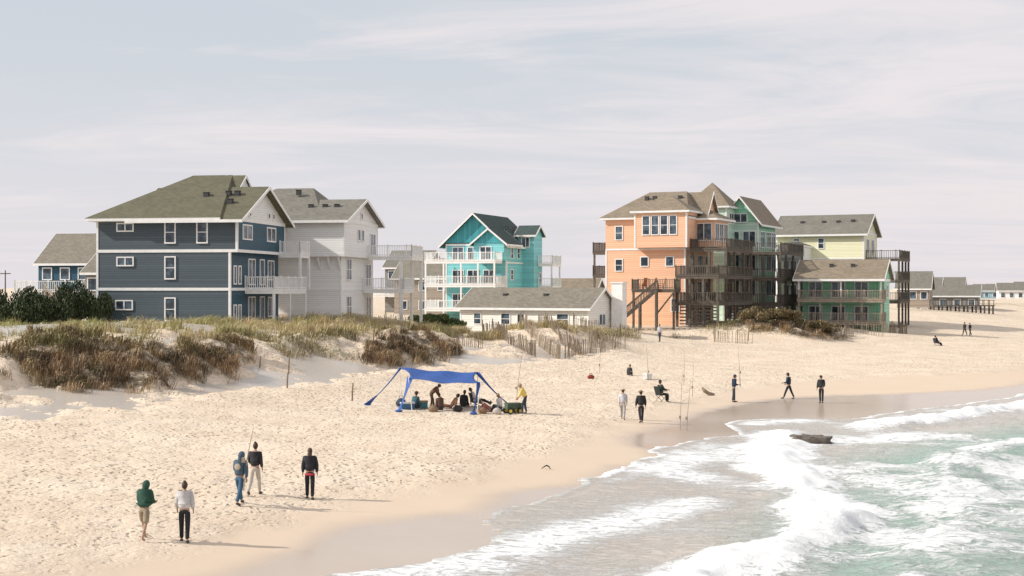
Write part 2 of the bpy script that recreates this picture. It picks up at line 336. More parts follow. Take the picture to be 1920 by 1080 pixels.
# ---------- sea ----------
P_=lambda l:chaikin([onz(*p,.1) for p in l])
crest1=P_([(1470,808),(1445,850),(1490,895),(1545,940),(1560,975)])
crest4=P_([(1630,955),(1540,990),(1440,1020),(1330,1060),(1180,1110)])
crest2=P_([(1620,795),(1700,790),(1800,776),(1920,757),(2080,735)])
crest3=P_([(1700,1090),(1780,1010),(1830,930),(1760,870),(1820,840),(1980,820)])
lace=P_([(640,1085),(860,1055),(1000,1010),(1130,975),(1290,930)]);lace2=P_([(1200,880),(1330,850),(1420,830)])
def sea_f(x,y):
    zt=fields(x,y,False)[0];wob=(fbm(x*.55,y*.55,4,41)-.5)
    s=sdist(x,y,swash)+wob*1.2
    d1=pdist(x,y,crest1)+wob*2;d2=pdist(x,y,crest2)+wob*1.5;d3=pdist(x,y,crest3)+wob*2.5;d4=pdist(x,y,crest4)+wob*2;dl=np.minimum(pdist(x,y,lace),pdist(x,y,lace2))+wob*1.5
    far=1-sstep(150,400,np.hypot(x,y))
    lvl=-.12+far*((fbm(x*.3,y*.5,4,51)-.5)*.5+ (fbm(x*1.3,y*2.,3,55)-.5)*.16)*sstep(2,8,s)
    lvl=lvl+.30*np.exp(-(d1/.9)**2)*(.75+.5*fbm(x*.9,y*.9,3,61))+.42*np.exp(-(d2/1.2)**2)*(.6+.8*fbm(x*.8,y*.8,3,63))+.28*np.exp(-(d3/1.4)**2)+.28*np.exp(-(d4/.9)**2)
    lvl=lvl+np.exp(-(np.minimum(np.minimum(d1,d4),d2)/2.)**2)*(fbm(x*2.5,y*2.5,3,71)-.5)*.12
    z=np.maximum(lvl,zt+.035*sstep(-.1,.3,s));z=np.where(s<-.05,zt-.25,z)
    e=np.exp(-((s-.15)/.4)**2)*(.2+.6*fbm(x*.5,y*.5,2,85))
    sheetf=fbm(x*.20+3,y*.22,4,83)
    foam=np.maximum(e,(.26+.45*sstep(.40,.68,sheetf))*sstep(0,1.2,s)*.8)
    foam=np.maximum(foam,.58*np.exp(-(dl/1.9)**2)*sstep(0,.4,s))
    foam=np.maximum(foam,.88*np.exp(-(d1/1.7)**2));foam=np.maximum(foam,.92*np.exp(-(d2/1.5)**2));foam=np.maximum(foam,.60*np.exp(-(d3/1.3)**2));foam=np.maximum(foam,.80*np.exp(-(d4/1.4)**2))
    deep=sstep(5.5,11,s)
    nearc=np.exp(-(np.minimum(d1,d4)/4)**2)
    foam=foam+deep*(-.09+.17*nearc)+(fbm(x*.2,y*.3,4,81)-.5)*.42*sstep(1,4,s)
    return z,np.stack([np.clip(foam,0,1),deep,sstep(0,3,s),np.ones_like(x)],-1)
def sea_mat():
    m,nt,b=nm('sea_water');g=N(nt,'ShaderNodeNewGeometry').outputs['Position']
    a=N(nt,'ShaderNodeAttribute',attribute_name='mask');sp=N(nt,'ShaderNodeSeparateColor');nt.links.new(a.outputs['Color'],sp.inputs[0])
    foam,deep,sh=sp.outputs
    mp=N(nt,'ShaderNodeMapping');mp.inputs['Scale'].default_value=(.5,1.1,1);mp.inputs['Rotation'].default_value=(0,0,.25);nt.links.new(g,mp.inputs[0]);v=mp.outputs[0]
    r1=noise(nt,v,1.7,7,.68,1.0);r2=noise(nt,v,6,5,.68,.7);r3=noise(nt,v,.6,4,.6,.4)
    rid=math_(nt,'SUBTRACT',1.,math_(nt,'MULTIPLY',math_(nt,'ABSOLUTE',math_(nt,'SUBTRACT',r1,.5)),6.5))
    rid2=math_(nt,'SUBTRACT',1.,math_(nt,'MULTIPLY',math_(nt,'ABSOLUTE',math_(nt,'SUBTRACT',r2,.5)),6.5))
    pat=math_(nt,'ADD',math_(nt,'MULTIPLY',rid,.40),math_(nt,'ADD',math_(nt,'MULTIPLY',rid2,.30),math_(nt,'MULTIPLY',r3,.30)))
    th=math_(nt,'SUBTRACT',.98,math_(nt,'MULTIPLY',foam,1.25))
    fm=ramp(nt,math_(nt,'SUBTRACT',pat,th),-.22,.36)
    wc=mixc(nt,deep,(.56,.49,.42),(.29,.44,.355))
    wc=mixc(nt,math_(nt,'MULTIPLY',sh,.14),wc,(.56,.57,.53))
    fc=mixc(nt,r2,(.76,.77,.76),(.88,.87,.86))
    nt.links.new(mixc(nt,fm,wc,fc),b.inputs['Base Color'])
    mr=N(nt,'ShaderNodeMapRange');nt.links.new(fm,mr.inputs[0]);mr.inputs[3].default_value=.2;mr.inputs[4].default_value=.9;nt.links.new(mr.outputs[0],b.inputs['Roughness'])
    b.inputs['IOR'].default_value=1.33
    h=math_(nt,'ADD',math_(nt,'MULTIPLY',r2,math_(nt,'MULTIPLY_ADD',deep,.07,.015)),math_(nt,'MULTIPLY',fm,.05))
    bp=N(nt,'ShaderNodeBump');bp.inputs['Strength'].default_value=1;bp.inputs['Distance'].default_value=1.;nt.links.new(h,bp.inputs['Height']);nt.links.new(bp.outputs[0],b.inputs['Normal'])
    return m
xs=lines([(-40,-12,2),(-12,0,.3),(0,36,.16),(36,70,.5),(70,200,4),(200,5200,250)])
ys=lines([(-60,28,4),(28,66,.16),(66,100,.25),(100,160,1),(160,500,8),(500,6001,250)])
sheet('sea',xs,ys,sea_f,sea_mat())
# ---------- houses ----------
wcache={}
class House:
    def __init__(s,label,px,d,z,th,name='beach_house'):
        x,y=at(px,d);s.e=bpy.data.objects.new(name,None);COL.objects.link(s.e);s.e.location=(x,y,z);s.e.rotation_euler=(0,0,math.radians(th))
        s.e.empty_display_size=.5;tag(s.e,label,'house','beach houses behind the dunes')
    def wall(s,x0,x1,y0,y1,z0,z1,mat,matx=None):
        return MB().box(x0,x1,y0,y1,z0,z1,0,1 if matx else None).obj('wall',[M[mat]]+([M[matx]] if matx else []),s.e)
    def trim(s,boxes,mat='white',name='trim'):
        for q in boxes:o=MB().box(*q).obj(name,[M[mat]],s.e)
        return o
    def corners(s,x0,x1,y0,z0,z1,y1=None,mat='white'):
        b=[(x0-.03,x0+.16,y0-.035,y0-.002,z0,z1),(x1-.16,x1+.035,y0-.035,y0-.002,z0,z1),(x1+.002,x1+.035,y0+.001,y0+.17,z0,z1)]
        if y1:b.append((x1+.002,x1+.035,y1-.17,y1,z0,z1))
        s.trim(b,mat,'corner_board')
    def gable(s,x0,x1,y0,y1,ze,zr,ax,roof,wall,o=.5,t=.16,ends=1):
        a0,a1=(x0,x1) if ax=='x' else (y0,y1); b0,b1=(y0,y1) if ax=='x' else (x0,x1)
        m=(b0+b1)/2;sl=(zr-ze-t)/(m-b0);zo=ze+t-sl*o
        r=MB();r.prism([(b0-o,zo),(m,zr),(m,zr-t),(b0-o,zo-t)],ax,a0-o,a1+o);r.prism([(m,zr),(b1+o,zo),(b1+o,zo-t),(m,zr-t)],ax,a0-o,a1+o)
        ro=r.obj('roof',[M[roof]],s.e)
        MB().prism([(b0,ze+.004),(m,zr-t-.02),(b1,ze+.004)],ax,a0+.004,a1-.004).obj('gable_wall',[M[wall]],s.e)
        f=MB();h=.26
        for aa in ((a0-o-.05,a0-o-.003),(a1+o+.003,a1+o+.05)):
            f.prism([(b0-o,zo+.02),(m,zr+.02),(m,zr-h),(b0-o,zo-h)],ax,*aa);f.prism([(m,zr+.02),(b1+o,zo+.02),(b1+o,zo-h),(m,zr-h)],ax,*aa)
        for bb in ((b0-o-.05,b0-o-.003),(b1+o+.003,b1+o+.05)):
            if ax=='x':f.box(a0-o,a1+o,*bb,zo-h,zo-.01)
            else:f.box(*bb,a0-o,a1+o,zo-h,zo-.01)
        f.obj('fascia',[M['white']],s.e);return ro
    def hip(s,x0,x1,y0,y1,ze,zr,r0,r1,roof,o=.5,yr=None,fas=True):
        x0-=o;x1+=o;y0-=o;y1+=o;m=(y0+y1)/2 if yr is None else yr
        v=[(x0,y0,ze),(x1,y0,ze),(x1,y1,ze),(x0,y1,ze),(r0,m,zr),(r1,m,zr)]
        f=[(0,1,5,4),(1,2,5),(2,3,4,5),(3,0,4),(0,3,2,1)]
        ro=MB().add(v,f).obj('roof',[M[roof]],s.e)
        if fas:s.trim([(x0+.02,x1-.02,y0+.02,y1-.02,ze-.24,ze-.003)],name='fascia')
        return ro
    def win(s,face,u,z,w,h,p=0,cols=1,rows=2,fm='white',gm='glass',name='window',fw=.11):
        k=(w,h,cols,rows,fm,gm,fw)
        if k not in wcache:
            a=MB().box(-w/2,w/2,-.02,.0-.001,-h/2,h/2).mesh('window_pane',[M[gm]])
            b=MB();b.box(-w/2-fw,-w/2,-.07,-.002,-h/2-fw,h/2+fw);b.box(w/2,w/2+fw,-.07,-.002,-h/2-fw,h/2+fw)
            b.box(-w/2,w/2,-.07,-.002,h/2,h/2+fw);b.box(-w/2,w/2,-.09,-.002,-h/2-fw,-h/2)
            for i in range(1,cols):
                x=-w/2+w*i/cols;b.box(x-.05,x+.05,-.06,-.021,-h/2,h/2)
            for i in range(1,rows):
                zz=-h/2+h*i/rows
                for j in range(cols):
                    b.box(-w/2+w*j/cols+.05*(j>0),-w/2+w*(j+1)/cols-.05*(j<cols-1),-.055,-.021,zz-.03,zz+.03)
            wcache[k]=(a,b.mesh('window_frame',[M[fm]]))
        loc=(u,p,z) if face=='f' else (p,u,z)
        o=mkobj(name,wcache[k][0],s.e,loc,0 if face=='f' else math.pi/2)
        mkobj('frame',wcache[k][1],o);return o
    def deck(s,x0,x1,y0,y1,z,mat='white',rail=1.05,sides='fr',posts=(),zb=-1.5,sp=.17,pw=.2,braces=False):
        d=MB().box(x0,x1,y0,y1,z-.14,z).box(x0+.05,x1-.05,y0+.04,y0+.12,z-.4,z-.143).box(x1-.12,x1-.04,y0+.13,y1-.05,z-.4,z-.143).obj('deck',[M[mat]],s.e)
        r=MB()
        def run(p,q):
            p=Vector(p);q=Vector(q);L=(q-p).length
            r.beam(p+Vector((0,0,rail)),q+Vector((0,0,rail)),.12,.07);r.beam(p+Vector((0,0,.12)),q+Vector((0,0,.12)),.06,.07)
            k=max(1,int(L/sp))
            for i in range(k+1):
                c=p.lerp(q,i/k);big=(i%max(1,int(2/sp))==0) or i==k;ww=.11 if big else .05
                r.box(c.x-ww/2,c.x+ww/2,c.y-ww/2,c.y+ww/2,z+.002,z+rail+(.12 if big else -.04))
        e=.08
        if 'f' in sides:run((x0+e,y0+e,z),(x1-e,y0+e,z))
        if 'r' in sides:run((x1-e,y0+e,z),(x1-e,y1-e,z))
        if 'l' in sides:run((x0+e,y0+e,z),(x0+e,y1-e,z))
        r.obj('railing',[M[mat]],d)
        for px,py in posts:
            MB().box(px-pw/2,px+pw/2,py-pw/2,py+pw/2,zb,z-.405).obj('post',[M[mat]],d)
        if braces and posts:
            b=MB();ps=sorted(posts)
            for (a,c),(e2,f2) in zip(ps[:-1],ps[1:]):
                b.beam((a,c,zb+1.6),(e2,f2,zb+1.7),.08,.16)
            b.obj('brace',[M[mat]],d)
        return d
    def vents(s,pts,parent=None):
        for p in pts:
            MB().box(-.22,.22,-.18,.25,-.3,.16).box(-.26,.26,-.22,.29,.163,.2).obj('roof_vent',[M['dark']],s.e,p)
def stairs(H,p,q,w,mat,n=12):
    b=MB();p=Vector(p);q=Vector(q);d=q-p;side=Vector((-d.y,d.x,0)).normalized()*w/2
    for s in(-1,1):
        b.beam(p+side*s,q+side*s,.08,.34);b.beam(p+side*s+Vector((0,0,1)),q+side*s+Vector((0,0,1)),.08,.12)
        for i in range(0,n+1,1):
            c=p.lerp(q,i/n)+side*s;b.beam(c,c+Vector((0,0,1)),.07)
        for t in(.02,.4,.75):
            c=p.lerp(q,t)+side*s;b.beam(c,Vector((c.x,c.y,-1.5)),.2)
    for i in range(n+1):
        c=p.lerp(q,i/n);b.beam(c-side*.95,c+side*.95,.28,.05)
    return b.obj('stair',[M[mat]],H.e)
# -- slate blue house
H=House('slate blue three storey house with white trim and olive roof',445,119,4.0,-10)
H.wall(-12.6,0,0,12,6.36,9.1,'blue','navy');H.wall(-12.6,-.62,0.004,12,-2,6.355,'blue','navy')  # east faces get the darker blue, so their shade is in the colour
H.trim([(-12.62,.05,-.06,-.004,6.2,6.45),(.004,.05,0,12,6.2,6.45),(-12.62,-.58,-.05,-.0,2.98,3.22),(-.61,-.56,.01,12,2.98,3.22),(-12.62,.05,-.06,-.004,8.82,9.08),(.004,.05,0,12,8.82,9.15)])
H.corners(-12.6,0,0,6.45,8.82,12);H.corners(-12.6,-.62,0,-2,2.98);H.corners(-12.6,-.62,0,3.22,6.2)
H.gable(-9,0,0,12,9.1,12.1,'x','rolive','wsid',.7)
H.hip(-12.6,-2.0,0,17,9.1,13.35,-7.3,-3.6,'rolive',.75,yr=8.2)
H.gable(-3.9,-2.4,6.6,9.6,12.0,13.3,'x','rolive','white',.15)
H.vents([(-4.2,3.6,11.3),(-2.4,4.2,11.45),(-1.6,4.2,11.45),(-1.6,2.5,10.65)])
for u,z,w,h,c,r in [(-10,8.35,1.35,.55,2,1),(-5.95,7.9,.8,1.7,1,2),(-3.1,7.9,.8,1.7,1,2),(-10,5.45,1.35,.6,2,1),(-5.95,4.9,.8,1.75,1,2),(-10.1,1.75,1.4,.65,2,1),(-5.95,1.4,.8,1.8,1,2)]:
    H.win('f',u,z,w,h,-.004,c,r)
for u in(2.3,8.3):H.win('s',u,7.95,2.1,1.1,.003,2,1);H.win('s',u-.6,9.6,.4,.4,.003,1,1);H.win('s',u+.6,9.6,.4,.4,.003,1,1)
for z in(4.9,3.4-1.8):
    H.win('s',1.0,z-.6,.5,1.4,-.615,1,1);H.win('s',2.1,z-.6,.5,1.4,-.615,1,1)
    H.win('s',5.0,z-.3,1.5,2.1,-.615,2,1,name='door');H.win('s',7.6,z-.3,1.0,2.1,-.615,1,1,name='door');H.win('s',9.9,z-.1,1.5,1.6,-.615,2,1)
H.deck(-.6,2.1,3.2,12,3.1,'white',posts=[(2,3.4),(2,7.5),(2,11.8)]);H.deck(.06,2.1,10.2,13,6.35,'white',posts=[(2,10.4),(2,12.9)],zb=3.1)
# -- white house
H=House('white clapboard three storey house with grey brown roof',645,135,4.1,-10)
H.wall(-11,0,0,12,6.2,9.6,'wsid');H.wall(-11,-.5,.7,12,-2,6.195,'wsid')
H.trim([(-11,.05,-.05,-.004,6.1,6.35),(.004,.05,0,12,6.1,6.35),(-11,.05,-.05,-.004,9.35,9.58),(.004,.05,0,12,9.35,9.65),(-11,-.45,.65,.696,2.8,3.0),(-.49,-.45,.7,12,2.8,3.0)])
H.corners(-11,0,0,6.35,9.35,12);H.corners(-11,-.5,.7,-2,6.1)
H.gable(-7,0,0,12,9.6,11.9,'x','rstone','wsid',.6);H.hip(-14,-3.2,2,14,9.9,13.2,-9.5,-5.6,'rstone',.6)
H.vents([(-4.4,3.5,11.1),(-3,3.6,11.1),(-1.8,3.6,11.1),(-6.5,6,12.7)])
for i in(-2.6,-1.6,-.6):
    b=MB();b.beam((i,.68,4.9),(i,.05,6.1),.14,.16);b.obj('bracket',[M['white']],H.e)
H.win('s',5,8.3,.75,1.0,.003,1,1);H.win('s',6.3,8.3,.75,1.0,.003,1,1);H.win('s',6,10.2,.5,.5,.003,1,1)
for z in(4.9,1.3):H.win('s',3.2,z,1.5,1.9,-.495,2,2)
for z in(4.4,1.1,7.5):H.win('s',10,z,1.8,2.1,-.495 if z<6 else .003,2,1,name='door')
H.deck(.06,4.6,8.2,13,6.3,'white',posts=[(3.4,8.4),(3.4,12.8),(4.4,12.8)],pw=.26);H.deck(-.45,3.8,8,12.5,3.0,'white',posts=[(3.5,8.2),(3.5,12.3)],pw=.26)
# -- teal house
H=House('teal three storey house with dark roof and white stacked decks',950,190,2.6,-20)
H.wall(-8.8,0,0,12,-2,10.6,'teal')
H.trim([(-8.8,.05,-.06,-.004,10.3,10.58),(.004,.05,0,12,7.9,8.1)]);H.corners(-8.8,0,0,-2,10.3,12)
H.gable(-8.8,-.3,-.2,12,10.7,14.7,'y','rdark','tealv',.7);H.gable(-4.3,.3,-1.4,4,10.6,12.6,'y','rdark','tealv',.4)
H.wall(-.8,1.6,6.5,10,-1,12.0,'teal');H.gable(-.8,1.6,6.5,10,12.0,13.3,'x','rdark','teal',.4);H.wall(-4.2,.1,-1.3,-.01,8.3,10.6,'teal')
for x in(-7,-4.8,-2.5):
    for z in(9.3,6.2,3):H.win('f',x,z-.1,1.5,1.7,-1.31 if (z==9.3 and x>-4.3) else -.004,2,1)
H.win('f',.4,10.9,1.0,1.2,6.49,2,1);
for y,z in((2,9.3),(4.6,9.3),(2,6.4),(9,6)):H.win('s',y,z,.9,1.3,.003 if y<6 else 1.605,1,2)
for z in(8.25,5.1,1.9):
    H.deck(-10.3,-.1,-4,-.06 if z<8 else -1.35,z,'white',sides='flr',posts=[(-10.1,-3.85),(-7.5,-3.85),(-5,-3.85),(-2.6,-3.85),(-.3,-3.85)] if z>8 else (),sp=.22,zb=-1.5)
for z in(8.0,4.9):H.deck(1.65,3.8,8,12,z,'white',posts=[(3.6,8.2),(3.6,11.8)] if z>7 else (),sp=.22)
H.vents([(-1.8,5,12.9),(-1.8,8,12.9)])
# -- low cream house
H=House('low cream single storey cottage with long grey brown roof',1103,150,2.5,-28,'beach_cottage')
H.wall(-15.6,0,0,7,-2,2.65,'cream');H.gable(-15.6,0,0,7,2.65,4.75,'x','rgrey','cream',.45);H.corners(-15.6,0,0,-1.5,2.4)
for u,w in((-13.4,.8),(-9.9,1.0),(-3.0,1.3)):H.win('f',u,1.35,w,1.1,-.004,1,2)
H.win('f',-8,.9,.8,1.9,-.004,1,1,name='door');H.win('s',3.5,1.3,1.5,1.1,.003,2,1)
MB().box(.3,1.6,5.3,6.5,-1,5.2).box(.2,1.7,5.2,6.6,5.203,5.35).obj('chimney',[M['white']],H.e)
H.vents([(-11,2,3.9),(-6,2,3.9)])
# -- peach house
H=House('peach orange four storey house with dark wood decks',1285,165,2.9,-25)
H.wall(-9.9,0,0,11,-2,12.6,'orange');H.wall(-5.9,.5,-1.0,3,9.0,13.3,'orange')
H.trim([(-9.9,.05,-.05,-.004,8.75,8.98),(.004,.05,0,11,8.75,8.98),(-5.9,.52,-1.05,-1.004,13.0,13.29)]);H.corners(-9.9,0,0,-1.5,8.75,11);H.corners(-5.9,.5,-1,9.0,13)
H.hip(-9.9,0,0,11,12.6,15.9,-6.3,-1.6,'rbrown',.6);H.hip(-5.9,.5,-1,4,13.3,15.2,-3.2,-2.2,'rbrown',.45)
H.gable(-2,1.2,4,8,13.2,15.8,'x','rbrown','orange',.4)
H.vents([(-6,3.6,15.1),(-5,3.6,15.1),(-3.4,3.8,15.1),(-1.9,3.8,15.1)])
for u in(-4.45,-3.35,-2.25,-1.15):H.win('f',u,11.6,.78,2.1,-1.004,1,2)
H.win('f',-8.2,10.8,.8,1.5,-.004,1,2)
for x in(-5,-1.9):H.win('f',x,7.4,.85,1.0,-.004,1,1)
H.win('f',-1.2,2.3,.9,1.4,-.004,1,2);H.win('f',-8.2,7.0,.8,1.3,-.004,1,2)
for z,y0 in((10.8,3.6),(7.1,2),(4,2),(1.2,2)):
    for y in(y0,5.2,8.2):H.win('s',y+.4,z,1.9,2.0,.003,3,1)
for z in(5.75,2.7):H.deck(-.2,5.0,-3.2,-.06,z,'wood',sides='frl',posts=[(0,-3.0),(1.5,-3.0),(3.1,-3.0),(4.8,-3.0)] if z>5 else (),sp=.26,pw=.26)
for z in(8.9,5.75,2.7):H.deck(.56,5.0,.0,11,z,'wood',sides='frl',posts=[(.8,.2),(2.8,.2),(4.8,.2),(4.8,3.7),(4.8,7.4),(4.8,10.8)] if z>8 else (),sp=.26,pw=.26)
H.wall(.003,2.5,3,9,9.1,12.3,'orange');H.hip(.003,2.8,2.6,9.5,12.5,13.6,1.0,1.2,'rbrown',.4)
for y in(4.2,6,7.8):H.win('s',y,10.9,1.4,1.9,2.505,2,1)
H.win('f',1.3,10.9,1.8,1.9,2.99,2,1)
for z in(8.7,5.9):H.deck(-12.4,-9.96,2,7,z,'wood',sides='fl',posts=[(-12.2,2.2),(-10.2,2.2)] if z>8 else (),sp=.2)
H.deck(-4.6,.6,-5.6,-3.4,4.2,'wood',sides='flr',posts=[(-4.4,-5.4),(-1.6,-5.4),(.4,-5.4)],sp=.2,zb=-2,pw=.22)
b=MB();b.beam((-1.7,-5.55,1.2),(.35,-5.55,3.7),.1,.16);b.obj('brace',[M['wood']],H.e)
stairs(H,(-1.2,-6.4,4.15),(-5.9,-7.6,0.0),1.3,'wood',16);PEACH=H
for k in range(9):MB().box(.3,4.8,-2.98,-2.93,-1.0+k*.38,-.84+k*.38).obj('lattice_board',[M['wood']],H.e)
# -- mint green tower house
H=House('mint green tall house with pyramid tower roof and dark decks',1362,178,2.8,-25)
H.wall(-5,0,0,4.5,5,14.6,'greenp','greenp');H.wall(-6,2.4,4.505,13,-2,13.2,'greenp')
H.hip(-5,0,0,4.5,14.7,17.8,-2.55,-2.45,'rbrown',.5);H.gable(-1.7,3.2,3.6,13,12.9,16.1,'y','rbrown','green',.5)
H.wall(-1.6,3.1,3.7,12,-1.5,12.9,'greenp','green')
H.corners(-5,0,0,8,14.4);H.corners(-1.6,3.1,3.7,-1,12.9)
H.win('f',-2.6,13.2,2.9,1.2,-.004,3,1);H.win('f',-2.6,11,2.9,1.3,-.004,3,1);H.win('s',2.2,13.2,1.8,1.2,.003,2,1)
for z in(10.6,7.6,4.4,1.4):
    for x in(-.2,1.9):H.win('f',x,z,1.5,1.9,3.696,2,1)
    for y in(5.6,8.6,11):H.win('s',y,z,1.9,1.9,3.105,2,1)
H.win('f',.8,13.3,1.6,1.0,3.59,2,1)
for z in(8.9,5.7,2.5):
    H.deck(.1,6.9,.2,3.64,z,'wood',sides='fr',posts=[(.3,.4),(2.4,.4),(4.6,.4),(6.7,.4),(6.7,3.4)] if z>8 else (),sp=.26,pw=.26)
    H.deck(3.16,6.9,3.66,12,z,'wood',sides='r',posts=[(6.7,7),(6.7,11.8)] if z>8 else (),sp=.26,pw=.26)
for k in range(9):MB().box(.4,6.6,.02,.08,-1.0+k*.38,-.84+k*.38).obj('lattice_board',[M['wood']],H.e)
# -- white stacked porch house
H=House('white narrow house with stacked white porches',1503,187,2.4,-22)
H.wall(-3.5,-.2,1.5,9,-2,10.5,'wsid');H.hip(-3.5,-.2,1.5,9,10.5,11.2,-2,-1.6,'rstone',.2)
for z in(8.8,5.8,2.8):H.deck(-3.0,.2,-1.4,1.44,z,'white',sides='flr',posts=[(-2.8,-1.2),(-1.4,-1.2),(0,-1.2),(0,1.2)] if z>8 else (),sp=.2)
for z in(7.4,4.2,1.4):H.win('f',-1.8,z,1.6,1.9,1.49,2,1)
# -- yellow house
H=House('butter yellow tall house with grey roof and wooden deck tower',1620,192,1.9,-25)
H.wall(-12,0,0,9,-2,12.8,'yellow');H.gable(-12,0,0,9,12.8,15.5,'x','rstone','yellow',.6);H.corners(-12,0,0,-1,12.6,9)
H.trim([(-12,.05,-.05,-.004,9.2,9.4),(.004,.05,0,9,12.6,12.9)]);H.vents([(-9,2.5,14.4),(-6,2.5,14.4),(-4,2.5,14.4),(-2,2.6,14.5)])
for x in(-9.2,-5.8):H.win('f',x,11.4,.7,1.3,-.004,1,2)
for y in(2.5,6):H.win('s',y,11,1.6,1.8,.003,2,1);H.win('s',y,7.6,1.6,1.8,.003,2,1)
H.win('s',4.5,13.6,.6,.6,.003,1,1)
for z in(9.3,6.4,3.6):H.deck(.06,4.6,1,9,z,'wood',sides='fr',posts=[(.3,1.2),(1.7,1.2),(3,1.2),(4.4,1.2),(4.4,4),(4.4,6.5),(4.4,8.8)] if z>9 else (),braces=z>9,sp=.24,pw=.24)
# -- green cottage with brown roof
H=House('mint green two storey cottage with brown roof and double porch',1648,172,1.4,-22,'beach_cottage')
H.wall(-9.6,-.6,2.2,8,-1,6.9,'green');H.gable(-9.8,.4,-.6,8,6.95,9.35,'x','rbrown','green',.4)
H.trim([(-9.8,.4,-.6,-.45,6.6,6.93),(.25,.4,-.44,8,6.6,6.93)])
for x in(-8,-5.2,-2.4):
    for z in(5.6,2.6):H.win('f',x,z,1.5,1.8,2.195,2,1)
for z in(4.45,1.7):H.deck(-9.8,.6,-.6,2.14,z,'woodl',sides='flr',posts=[(-9.6,-.3),(-7,-.3),(-4.5,-.3),(-2,-.3),(.35,-.3)],zb=-1.5 if z<2 else 1.75,sp=.2)
MB().box(-.55,.3,2.6,7.5,-1,6.9).obj('wall',[M['green']],H.e)
H.win('s',5,5.4,1.5,1.5,.305,2,1);H.vents([(-6,2,8.6),(-3.4,2,8.6)])
for x in(-9.6,-4.5,.25):MB().box(x-.1,x+.1,-.35,-.15,4.5,6.59).obj('post',[M['white']],H.e)
# -- distant simple houses
def simple(label,px,d,z,w,dep,h,rh,th,wm,rm,ax='x',deck=None,wins=3,floors=2):
    H=House(label,px,d,z,th);H.wall(-w/2,w/2,0,dep,-2.5,h,wm);H.gable(-w/2,w/2,0,dep,h,h+rh,ax,rm,wm,.4)
    for f in range(floors):
        for i in range(wins):H.win('f',-w/2+w*(i+.5)/wins,h-1.3-f*2.9,1.0,1.2,-.004,1,1)
    if deck:
        for zz in deck:H.deck(-w/2-1.5,w/2+.5,-2.6,-.06,zz,'white',sides='flr',posts=[(-w/2-1.3,-2.4),(0,-2.4),(w/2+.3,-2.4)],sp=.25)
    return H
H=simple('dark blue two storey house with grey brown roof and white deck',122,160,3.9,6.6,9,6.2,3.4,-12,'navy','rgrey',deck=[3.0],wins=3);stairs(H,(-.5,-2.7,2.9),(3.2,-5.5,.2),1.1,'woodl',12)
simple('weathered brown shingle house beside the dune scrub',188,150,3.9,3.4,8,5.0,2.4,-10,'grey','rgrey',wins=2)
simple('tan house with brown roof behind the white house',792,215,3.2,9,9,5.6,3.0,-15,'tan','rgrey',wins=3)
simple('grey house with stone roof and white porch',760,230,3.2,7,9,7.4,2.8,-15,'grey','rstone',deck=[3])
simple('low brown roofed house behind the cottage',1075,230,3.0,7,8,3.6,2.2,-15,'grey','rbrown')
simple('weathered brown gabled house beyond the yellow house',1712,250,3.2,5.5,9,4.0,3.0,-20,'tan','rstone')
simple('dark brown gabled house among the far dunes',1738,290,3.6,5,9,3.2,2.6,-20,'grey','rstone')
simple('low grey beach house with long grey roof',1768,262,4.2,12.5,8,1.6,2.0,-20,'grey','rstone',wins=5,floors=1)
simple('grey roofed house behind the low grey house',1775,310,4.4,7,9,2.6,2.6,-20,'cream','rstone')
simple('sky blue far beach house',1850,430,4.5,7,9,1.9,2.0,-15,'skyb','rstone',floors=1)
simple('white far beach house with slate roof',1897,400,4.5,7,9,2.0,2.2,-15,'wsid','rstone',floors=1)
simple('pale yellow far beach house',1872,500,4.5,7,9,2,2.2,-15,'yellow','rgrey',floors=1)
simple('slate roofed far beach house',1935,460,4.5,10,9,2.2,2.6,-15,'skyb','rstone',floors=1)
# ---------- wooden beach platform ----------
x,y=at(1800,245);e=bpy.data.objects.new('beach_walkway',None);COL.objects.link(e);e.location=(x,y,2.7);tag(e,'dark timber walkway platform on pilings above the sand','walkway')
MB().box(-5,5.6,-1.2,1.2,1.35,1.55).obj('platform',[M['wood']],e)
for i in range(8):
    for yy in(-1,1):MB().box(-4.8+i*1.45-.12,-4.8+i*1.45+.12,yy-.12,yy+.12,-2.5,1.346).obj('piling',[M['wood']],e)
b=MB()
for yy in(-1.1,1.1):
    b.beam((-5,yy,2.4),(5.6,yy,2.4),.08,.1)
    for i in range(12):b.box(-4.9+i*.94-.05,-4.9+i*.94+.05,yy-.05,yy+.05,1.553,2.34)
b.obj('railing',[M['wood']],e)
# ---------- people ----------
def sk(verts,edges,rad,root=0,sub=1):
    me=bpy.data.meshes.new('tmp');me.from_pydata(verts,edges,[]);o=bpy.data.objects.new('tmp',me);COL.objects.link(o)
    o.modifiers.new('s','SKIN');md=o.modifiers.new('u','SUBSURF');md.levels=sub
    for i,r in enumerate(rad):
        s=me.skin_vertices[0].data[i];s.radius=r if isinstance(r,tuple) else (r,r);s.use_root=(i==root)
    dg=bpy.context.evaluated_depsgraph_get();m2=o.evaluated_get(dg).to_mesh()
    v=[tuple(q.co) for q in m2.vertices];f=[tuple(p.vertices) for p in m2.polygons]
    o.evaluated_get(dg).to_mesh_clear();bpy.data.objects.remove(o);bpy.data.meshes.remove(me);return v,f
mc={}
def cm_(c,r=.8):
    k=(c,r)
    if k not in mc:mc[k]=paint('cloth_%d'%len(mc),c,r,.3,6,.5)
    return mc[k]
